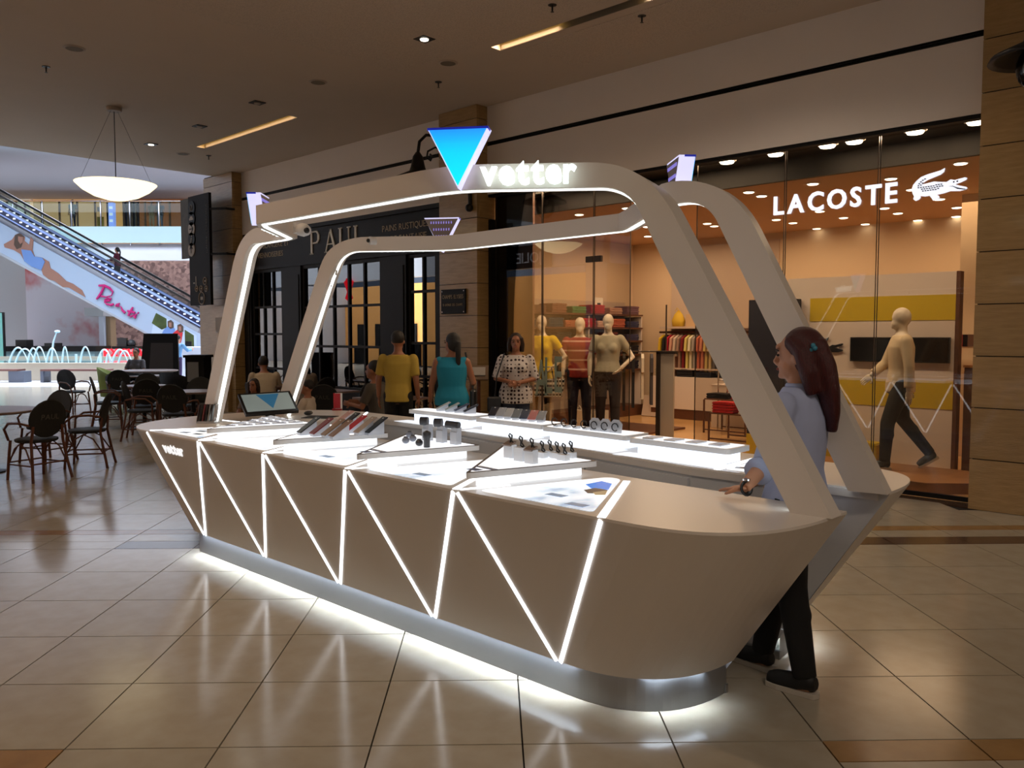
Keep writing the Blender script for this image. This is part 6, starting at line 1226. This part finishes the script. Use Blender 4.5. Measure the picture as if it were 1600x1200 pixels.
for k in range(2): folded((q0.x + .2, 12.4, zt + .001 + .042 * k), (24, 20, 22), 'folded black shirt on the taller metal table, %s' % STK[k], 'black stack on the taller table', 0, (.4, .3, .04)); folded((q1.x - .1, 12.4, zt + .001 + .042 * k), (170, 16, 20), 'folded red shirt on the taller metal table, %s' % STK[k], 'red stack on the taller table', 0, (.4, .3, .04))
t = thing('white_plinth', 'white block plinth behind the metal tables', 'plinth', (q0.x, 13.0, 0)); B().box(q0.x - .3, q0.x + 1.0, 12.95, 13.4, .007, .75).build('block', 'shop_white', t, bevel=.004); B().box(q0.x - .3, q0.x + 1.0, 12.94, 13.41, .75, .77).build('top', 'shop_white', t)
# security gate, mirror board, window fly
p0, p1 = P(1029, 600, 'y', 9.5), P(1052, 600, 'y', 9.5); zt = P(1040, 553, 'y', 9.5).z; t = thing('security_gate', 'grey framed anti theft gate panel at the shop entrance', 'gate', ((p0.x + p1.x) / 2, 9.5, 0))
B().box(p0.x, p1.x, 9.5, 9.53, .06, zt).build('panel', mat('gate_panel', (176, 160, 140), .4), t); B().box(p0.x - .03, p0.x + .03, 9.48, 9.55, .006, zt + .02).build('frame_post', 'pivot', t); B().box(p0.x - .03, p1.x + .03, 9.48, 9.55, zt, zt + .04).build('frame_top', 'pivot', t); B().box(p0.x - .03, p1.x + .05, 9.45, 9.58, .006, .06).build('foot', 'pivot', t)
t = thing('tilted_mirror', 'small tilted floor mirror by the shop corner', 'mirror', P(1015, 650, 'y', 14.0)); q = P(1015, 650, 'y', 13.8); B().slab([(-.2, 0), (.2, 0), (.2, .42), (-.2, .42)], (q.x, 13.8, .02), (1, 0, 0), V(0, .25, 1).normalized(), .03).build('glass', 'shop_panel', t); B().bar((q.x, 14.05, .01), (q.x, 13.9, .38), .03, .03).build('strut', 'walnut', t)
for i, (x, lab) in enumerate(((905, 'white paper bag on the floor behind the kiosk goods'), (935, 'pale cardboard box on the shop floor'))):
    q = P(x, 662, 'z', .1); q = V(q.x, max(q.y, 10.15), 0.007); t = thing('paper_bag', lab, 'bag', q); B().box(q.x - .16, q.x + .16, q.y - .08, q.y + .08, .007, .34).build('body', 'price_card', t); B().tube([(q.x - .06, q.y, .34), (q.x, q.y, .42), (q.x + .06, q.y, .34)], .008, 5).build('handle', 'price_card', t)
# ================================================================== ATRIUM BEYOND THE HALL
ATR = R(43.7)      # the atrium stands at 45 degrees to the shops, like the floor tiles
def abox(bb, x0, x1, y0, y1, d0, d1):
    """box spanning picture columns x0..x1 and rows y0(top)..y1(bottom) measured at depth d0, running back to d1"""
    r0, r1 = (x0 - 800) / FPX * d0, (x1 - 800) / FPX * d0; zt = CAMH + (522 - y0) * d0 / FPX; zb = CAMH + (522 - y1) * d0 / FPX
    return rbox(bb, r0, r1, d0, d1, max(zb, 0), zt)
def rbox(bb, r0, r1, d0, d1, z0, z1):
    q = [W(r0, d0), W(r1, d0), W(r1, d1), W(r0, d1)]
    return bb.add([v + V(0, 0, z0) for v in q] + [v + V(0, 0, z1) for v in q], [(0, 3, 2, 1), (4, 5, 6, 7), (0, 1, 5, 4), (1, 2, 6, 5), (2, 3, 7, 6), (3, 0, 4, 7)])
def zz(y, d): return CAMH + (522 - y) * d / FPX
def rr_(x, d): return (x - 800) / FPX * d
mat('soffit', (178, 176, 182), .85); mat('slab_white', (222, 226, 236), .7); mat('teal_glass', (150, 190, 188), .12, alpha=.55); mat('warm_store', (228, 184, 130), .7, emit=.5, ecol=(236, 180, 110)); mat('grey_wall', (176, 172, 170), .8); mat('beige_col', (150, 122, 90), .6); mat('water', (86, 132, 140), .06, spec=.6); mat('jet', (226, 236, 240), .2, alpha=.7); mat('stone_rim', (172, 158, 138), .6); mat('steel_dark', (40, 44, 56), .35, metal=.5); emis('esc_led', (150, 168, 226), .4); emis('esc_dot', (235, 240, 255), 1.4); mat('esc_blue', (24, 30, 66), .3); mat('banner', (176, 186, 206), .7); mat('penti_pink', (200, 20, 110), .6); mat('poster_skin', (160, 110, 92), .7); mat('poster_blue', (110, 140, 196), .7); mat('poster_hair', (84, 62, 50), .7); mat('poster_red', (200, 40, 44), .7); mat('poster_green', (84, 96, 44), .8, noise=.6, nscale=1.5); mat('poster_sky', (196, 206, 222), .7)
D2 = 52.0; DE = 40.0
tag(rbox(B(), -60, 30, 36, 62, zz(308, D2) + .35, zz(308, D2) + .8).build('ceiling_atrium', 'soffit'), kind='structure')
tag(rbox(B(), -60, 30, 56.5, 57, 0, 14).build('wall_atrium_far', 'warm_store'), kind='structure')
tag(rbox(B(), -60, 30, D2, 56.5, zz(408, D2), zz(382, D2)).build('trim_balcony', 'slab_white'), kind='structure')
rail = thing('balcony_railing', 'glass railing with steel posts along the upper balcony', 'railing', W(rr_(150, D2), D2, zz(382, D2)))
for k in range(9):
    x0 = -60 + k * 45; rbox(B(), rr_(x0, D2) + .03, rr_(x0 + 45, D2) - .03, D2 - .05, D2 - .03, zz(357, D2), zz(318, D2)).build('glass_panel', glass('rail_glass', (222, 236, 234), 1.4), rail)
    rbox(B(), rr_(x0, D2) - .03, rr_(x0, D2) + .03, D2 - .1, D2 - .02, zz(385, D2), zz(316, D2)).build('post', 'chrome', rail)
B().tube([W(rr_(-60, D2), D2 - .05, zz(317, D2)), W(rr_(340, D2), D2 - .05, zz(317, D2))], .05, 8).build('handrail', 'chrome', rail)
lower = rbox(B(), -60, rr_(340, D2), D2 - .4, D2 - .3, zz(382, D2), zz(357, D2)).build('opaque_band', mat('frost', (176, 204, 206), .4), rail)
# upper shop fronts
for (x0, x1, col, lab) in ((0, 55, (232, 214, 190), 'upper shop window with pale clothes'), (60, 170, (226, 180, 128), 'upper shop front with tan panels'), (198, 222, (26, 26, 34), 'dark upper shop front beside the lit column'), (224, 300, (150, 92, 52), 'brown upper shop front with figures')):
    t = thing('upper_shop_front', lab, 'shop front', W(rr_((x0 + x1) / 2, 55.5), 55.5, zz(382, 55)), 0, 'shop fronts on the upper level'); rbox(B(), rr_(x0, 55.5), rr_(x1, 55.5), 55.5, 56, zz(370, 55.5), zz(308, D2) + .3).build('front_panel', mat('front_%d' % x0, col, .7, emit=.55), t)
    n = 4
    for k in range(n): rbox(B(), rr_(x0 + (x1 - x0) * (k + .5) / n, 55.5) - .05, rr_(x0 + (x1 - x0) * (k + .5) / n, 55.5) + .05, 55.4, 55.5, zz(370, 55.5), zz(308, D2) + .2).build('mullion', 'beige_col', t)
t = thing('lit_column', 'narrow blue white illuminated column on the upper level', 'column', W(rr_(180, 54), 54, zz(357, 54))); rbox(B(), rr_(176, 54), rr_(184, 54), 54, 54.3, zz(360, 54), zz(319, 54)).build('shaft', emis('col_blue', (150, 170, 255), 1.0), t); rbox(B(), rr_(173, 54), rr_(175.5, 54), 54, 54.3, zz(360, 54), zz(319, 54)).build('dark_edge', 'black_paint', t)
for y in (325, 335, 345): rbox(B(), rr_(177.5, 54), rr_(182.5, 54), 53.97, 54, zz(y + 4, 54), zz(y, 54)).build('symbol', 'sign_white', t)
t = thing('yellow_poster', 'small yellow poster on the upper tan shop front', 'poster', W(rr_(163, 55.3), 55.3, zz(356, 55))); rbox(B(), rr_(158, 55.3), rr_(168, 55.3), 55.3, 55.38, zz(356, 55.3), zz(341, 55.3)).build('sheet', 'mustard', t); rbox(B(), rr_(159, 55.3), rr_(166, 55.3), 55.28, 55.3, zz(333, 55.3), zz(326, 55.3)).build('notice', 'grey_wall', t)
figure('person', 'person in white top and dark trousers on the upper balcony', W(rr_(121, 53.5), 53.5, zz(357, 53.5)), R(224), 1.72, 'm', top=shirtmat('tee_white', (210, 214, 216)), pants=MATS['trouser_navy'], hair=('short', 'hair_brown'), detail=.03)
for x, lab, rgb in ((243, 'seated cream figure on the upper balcony', (206, 170, 130)), (256, 'grey clothed figure on the upper balcony', (120, 124, 140))):
    figure('person', lab, W(rr_(x, 53.6), 53.6, zz(358, 53.6)), R(224), 1.7, 'm', top=shirtmat('u_%d' % x, rgb), pants=mat('u2_%d' % x, rgb, .9), hair=('short', 'hair_brown'), detail=.03)
# under the balcony: mosaic wall, grey wall, pink poster
tag(rbox(B(), rr_(155, 49), rr_(330, 49), 49, 49.4, 0, zz(409, 49)).build('wall_mosaic', pattern('mosaic_brown', 'mosaic', (150, 116, 104), (88, 62, 56), 5.5)), kind='structure')
tag(rbox(B(), -50, rr_(50, 44), 44, 44.4, 0, zz(395, 44)).build('wall_grey', 'grey_wall'), kind='structure')
tag(abox(B(), 134, 163, 481, 494, 42, 47).build('trim_beam', 'grey_wall'), kind='structure'); tag(abox(B(), 164, 174, 490, 545, 43, 43.6).build('wall_pier_beige', 'beige_col'), kind='structure'); tag(abox(B(), 156, 164, 490, 548, 42.8, 43.4).build('wall_pier_grey', 'slab_white'), kind='structure')
t = thing('pink_poster', 'large white poster with a pink smoke cloud behind the fountain', 'poster', W(rr_(100, 43), 43, 0)); abox(B(), 44, 156, 420, 543, 43, 43.3).build('sheet', pattern('pink_smoke', 'cloud', (206, 196, 200), (190, 92, 88), .42, .8), t); abox(B(), 44, 156, 417, 420, 42.95, 43.3).build('top_rail', 'grey_wall', t)
t = thing('stage', 'long dark low stage behind the fountain', 'stage', W(rr_(75, 41), 41, 0)); abox(B(), 5, 150, 541, 549, 41, 42.6).build('deck', 'black_paint', t); abox(B(), 8, 148, 549, 572, 41.1, 42.5).build('skirt', mat('stage_skirt', (120, 150, 152), .6), t)
for x0, x1, y0 in ((25, 42, 531), (70, 88, 536)): abox(B(), x0, x1, y0, 541, 41.2, 41.8).build('equipment_case', 'fitting_dark', t)
t = thing('video_screen', 'bright green and violet screen at the left picture edge', 'screen', W(rr_(0, 39.5), 39.5, 0)); abox(B(), -30, 4, 488, 570, 39.5, 39.8).build('housing', 'black_plastic', t); abox(B(), -29, 5, 489, 562, 39.46, 39.5).build('picture', pattern('screen_mix', 'cloud', (96, 150, 140), (96, 110, 190), .5, .5, .3), t)
# fountain
f = thing('fountain', 'long teal fountain basin with arching water jets', 'fountain', W(rr_(60, 33), 33, 0))
rbox(B(), -30, rr_(232, 29.5), 29.5, 29.9, 0, .62).build('rim_front', 'stone_rim', f); rbox(B(), -30, rr_(225, 38), 38, 38.4, 0, .62).build('rim_back', 'stone_rim', f); rbox(B(), rr_(232, 29.5) - .4, rr_(232, 29.5), 29.9, 38, 0, .62).build('rim_side', 'stone_rim', f)
rbox(B(), -30, rr_(232, 29.5) - .4, 29.9, 38, .1, .52).build('water', 'water', f)
def jet(x0, x1, top, d):
    a = W(rr_(x0, d), d, .52); b = W(rr_(x1, d), d, .52); h = zz(top, d) - .52; B().tube([a.lerp(b, k / 12) + V(0, 0, h * 4 * (k / 12) * (1 - k / 12)) for k in range(13)], [.045 - .002 * k for k in range(13)], 6, True).build('water_jet', 'jet', f)
for x0, x1, tp in ((14, 44, 543), (24, 55, 545), (43, 62, 544), (52, 72, 542), (72, 92, 544), (97, 107, 542), (125, 143, 542), (152, 175, 546), (166, 172, 553), (175, 200, 546), (185, 206, 548)): jet(x0, x1, tp, 33)
B().tube([W(rr_(80, 34), 34, .52), W(rr_(84, 34), 34, zz(535, 34)), W(rr_(90, 34), 34, zz(518, 34))], [.05, .04, .03], 6).build('water_jet', 'jet', f); B().ball(W(rr_(91, 34), 34, zz(518, 34)), (.12, .12, .06), 8, 6).build('spray', 'jet', f, True)
for x in (119, 157): B().tube([W(rr_(x, 31.5), 31.5, .52), W(rr_(x, 31.5), 31.5, zz(553, 31.5))], .05, 6).build('water_jet', 'jet', f)
mat('bench_wood', (104, 66, 56), .6); mat('bench_grey', (84, 88, 100), .6)
for (x0, x1, lab) in ((-60, 26, 'fountain bench cut by the left picture edge'), (62, 166, 'wooden topped bench in front of the fountain basin')):
    t = thing('bench', lab, 'bench', W(rr_((x0 + x1) / 2, 28.3), 28.3, 0), 0, 'benches before the fountain'); abox(B(), x0, x1, 577, 580, 28.3, 28.8).build('seat', 'bench_wood', t)
    for a, b in ((x0, x0 + 5), (x1 - 14, x1 + 10 if x1 < 50 else x1 - 4)): abox(B(), a, b, 580, 599.5, 28.32, 28.78).build('leg', 'bench_grey', t)
    B().bar(W(rr_(x0 + 12, 28.5), 28.5, .42), W(rr_(x0 + 6, 28.5), 28.5, .02), .05, .3, FW).build('brace', 'bench_grey', t)
# exchange booth, red letters
t = thing('exchange_booth', 'low grey booth with glowing red capital letters', 'booth', W(rr_(195, 38.8), 38.8, 0)); abox(B(), 160, 262, 546, 570, 38.8, 39.6).build('counter', 'grey_wall', t); abox(B(), 175, 215, 541, 545, 39, 39.8).build('worktop', 'black_paint', t); abox(B(), 184, 198, 528, 541, 39.1, 39.3).build('monitor', 'fitting_dark', t); B().ball(W(rr_(206, 39.3), 39.3, zz(537, 39.3)), .2, 10, 8).build('lamp', 'fitting_dark', t, True)
letters('EXCHANGE', W(rr_(163, 38.7), 38.7, zz(557, 38.7)), RT, UP, .50, emis('exch_red', (240, 20, 36), 1.3), t, .06, bold=.02, gap=.1, name='letter', widths=.95)
# escalator
esc = thing('escalator', 'long blue lit escalator climbing left across the atrium', 'escalator', W(rr_(310, DE), DE, 0))
def ep(x, y, d=DE): return W(rr_(x, d), d, zz(y, d))
SLO = (510 - 335) / 310
def eline(y_at0, x0, x1, wd, dpt, d, m_, nm, par, nrmv=None):
    a, b = ep(x0, y_at0 + SLO * x0, d), ep(x1, y_at0 + SLO * x1, d); return B().bar(a, b, wd, dpt, FW).build(nm, m_, par)
eline(336, -160, 322, .30, 1.9, DE + .95, 'soffit', 'truss', esc)
for dd_, y0 in ((DE, 327), (DE + 1.8, 318)):
    sk = eline(y0, -160, 322, .42, .12, dd_, 'esc_blue', 'skirt', esc); eline(y0 - 5, -160, 322, .10, .14, dd_ - .02, 'esc_led', 'light_edge', esc); eline(y0 + 5, -160, 322, .05, .14, dd_ - .02, 'esc_led', 'light_edge', esc)
    for k in range(34):
        x = -20 + k * 10; c = ep(x, y0 + SLO * x, dd_ - .09); B().obox(c, (.09, .06, .06), rz=ATR).build('light_dot', 'esc_dot', sk)
    eline(y0 - 24, -160, 322, .10, .12, dd_, 'black_plastic', 'handrail', esc)
    a = [ep(-160, y0 - 22 + SLO * -160, dd_ + .02), ep(322, y0 - 22 + SLO * 322, dd_ + .02), ep(322, y0 - 7 + SLO * 322, dd_ + .02), ep(-160, y0 - 7 + SLO * -160, dd_ + .02)]; B().add(a, [(0, 1, 2, 3)]).build('balustrade', glass('balustrade_glass', (226, 236, 238), 1.3), esc)
for k in range(40):
    x = -150 + k * 12; B().obox(ep(x, 331 + SLO * x, DE + .9), (.42, 1.4, .2), rz=ATR).build('step', 'steel_dark', esc)
x = 188; figure('person', 'person in maroon top riding the escalator', W(rr_(x, DE + .8), DE + .8, zz(443, DE + .8)), R(134), 1.72, 'f', top=shirtmat('top_maroon', (96, 24, 44)), pants=mat('grey_trs', (60, 60, 66), .9), sleeve=.9, hair=('tail', 'hair_black'), detail=.03, pose=dict(eR=V(.24, .08, 1.12), wR=V(.2, .32, 1.1), eL=V(-.24, .08, 1.12), wL=V(-.2, .32, 1.1)))
# banner along the escalator side
ban = thing('escalator_banner', 'slanted pale blue advertising banner under the escalator', 'banner', W(rr_(150, DE - .2), DE - .2, 2))
def bslab(pts, lift, m_, nm, par): return B().slab([(rr_(x, DE - .2), zz(y, DE - .2)) for x, y in pts][::-1], W(0, DE - .2 - lift), RT, UP, .03).build(nm, m_, par)
bs = B().slab([(rr_(x, DE - .2), zz(y, DE - .2)) for x, y in ((-100, 289), (0, 345), (322, 527), (322, 572), (0, 394), (-100, 339))][::-1], W(0, DE - .2), RT, UP, .1).build('cloth', 'banner', ban)
bslab([(-100, 336), (0, 392), (322, 570), (322, 573), (0, 396), (-100, 340)], .02, 'soffit', 'lower_edge', ban)
# printed reclining figure
wm = bslab([(28, 392), (14, 388), (13, 383), (26, 376), (31, 369), (40, 367), (46, 372), (45, 378), (52, 384), (55, 372), (59, 377), (57, 392), (60, 402), (72, 404), (82, 410), (84, 420), (96, 428), (108, 440), (118, 444), (132, 454), (137, 465), (120, 455), (112, 450), (102, 449), (90, 440), (81, 437), (72, 430), (70, 422), (60, 420), (45, 410), (38, 398)], .03, 'poster_skin', 'printed_figure', ban)
bslab([(40, 391), (55, 393), (60, 402), (72, 404), (76, 410), (70, 423), (56, 418), (44, 409)], .05, 'poster_blue', 'printed_dress', ban); bslab([(31, 369), (38, 366), (45, 371), (43, 378), (40, 388), (33, 391), (29, 384)], .045, 'poster_hair', 'printed_hair', ban); bslab([(36, 371), (44, 372), (43, 380), (39, 383), (36, 378)], .055, 'poster_skin', 'printed_face', ban)
# brush script name
S = {'P': [[(60, 215), (130, 215), (195, 245), (235, 290), (215, 338), (150, 356), (85, 345)], [(130, 222), (95, 295), (62, 345), (28, 382)]], 'e': [[(128, 408), (190, 398), (208, 378), (170, 368), (130, 392), (128, 420), (160, 445), (205, 456), (240, 445)]], 'n': [[(262, 470), (285, 450), (305, 432), (292, 478), (312, 470), (335, 482), (345, 520), (380, 552)]], 't': [[(478, 482), (440, 545), (420, 585), (445, 602), (492, 575)], [(408, 528), (455, 538), (502, 552)]], 'i': [[(522, 565), (492, 606), (512, 612)], [(536, 550), (546, 556)]]}
S = {k: [[(150 + a_ / 8, 420 + b_ / 8) for a_, b_ in st_] for st_ in v] for k, v in S.items()}
for ch, st in S.items():
    bb = B()
    for s_ in st:
        bb.tube([W(rr_(x, DE - .26), DE - .26, zz(y, DE - .26)) for x, y in s_], [.045 + .022 * math.sin(k * 1.1) for k in range(len(s_))], 6)
    bb.build('script_letter', 'penti_pink', ban)
letters('TENDENTE FARA LIMITE', ep(160, 469, DE - .25), (ep(260, 469 + 56, DE - .25) - ep(160, 469, DE - .25)), UP, .16, MATS['grey_wall'], ban, .01, joined=True, name='text_line', gap=.12)
bslab([(245, 488), (308, 524), (308, 545), (270, 560), (238, 520)], .02, 'poster_sky', 'photo_panel', ban); bslab([(246, 489), (262, 498), (262, 512), (254, 515), (239, 505)], .03, 'poster_green', 'printed_palm', ban); bslab([(290, 515), (304, 524), (304, 542), (290, 538)], .03, 'poster_green', 'printed_palm', ban)
bslab([(258, 515), (268, 506), (275, 514), (272, 530), (250, 529)], .04, 'poster_blue', 'printed_top', ban); bslab([(270, 522), (280, 514), (287, 520), (284, 534), (272, 545), (266, 536)], .045, 'poster_red', 'printed_dress', ban)
for x, y in ((268, 506), (283, 512)): bslab([(x - 4, y - 4), (x + 1, y - 6), (x + 5, y - 2), (x + 5, y + 6), (x, y + 8), (x - 4, y + 4)], .05, 'poster_hair', 'printed_hair', ban); bslab([(x - 2, y - 2), (x + 2, y - 2), (x + 2, y + 5), (x - 2, y + 5)], .06, 'poster_skin', 'printed_face', ban)
# person in blue at a white counter
t = thing('white_counter', 'white service counter with tablet right of the blue shirted person', 'counter', W(rr_(297, 27.5), 27.5, 0)); rbox(B(), rr_(281, 27.5), rr_(318, 27.5), 27.5, 28.3, 0, 1.18).build('body', 'slab_white', t); rbox(B(), rr_(280, 27.5), rr_(319, 27.5), 27.45, 28.35, 1.18, 1.22).build('top', 'slab_white', t); B().obox(W(rr_(295, 27.7), 27.7, 1.32), (.22, .02, .18), rz=ATR).build('tablet', 'black_plastic', t)
figure('person', 'person in light blue shirt leaning on the white counter', foot(276, 26.6), R(30), 1.62, 'm', top=shirtmat('shirt_sky', (110, 158, 206)), pants=mat('trs_purple', (58, 44, 84), .9), sleeve=.9, hair=('short', 'hair_black'), detail=.02, pose=dict(lean=.15, eR=V(.27, .2, 1.18), wR=V(.25, .45, 1.22)))
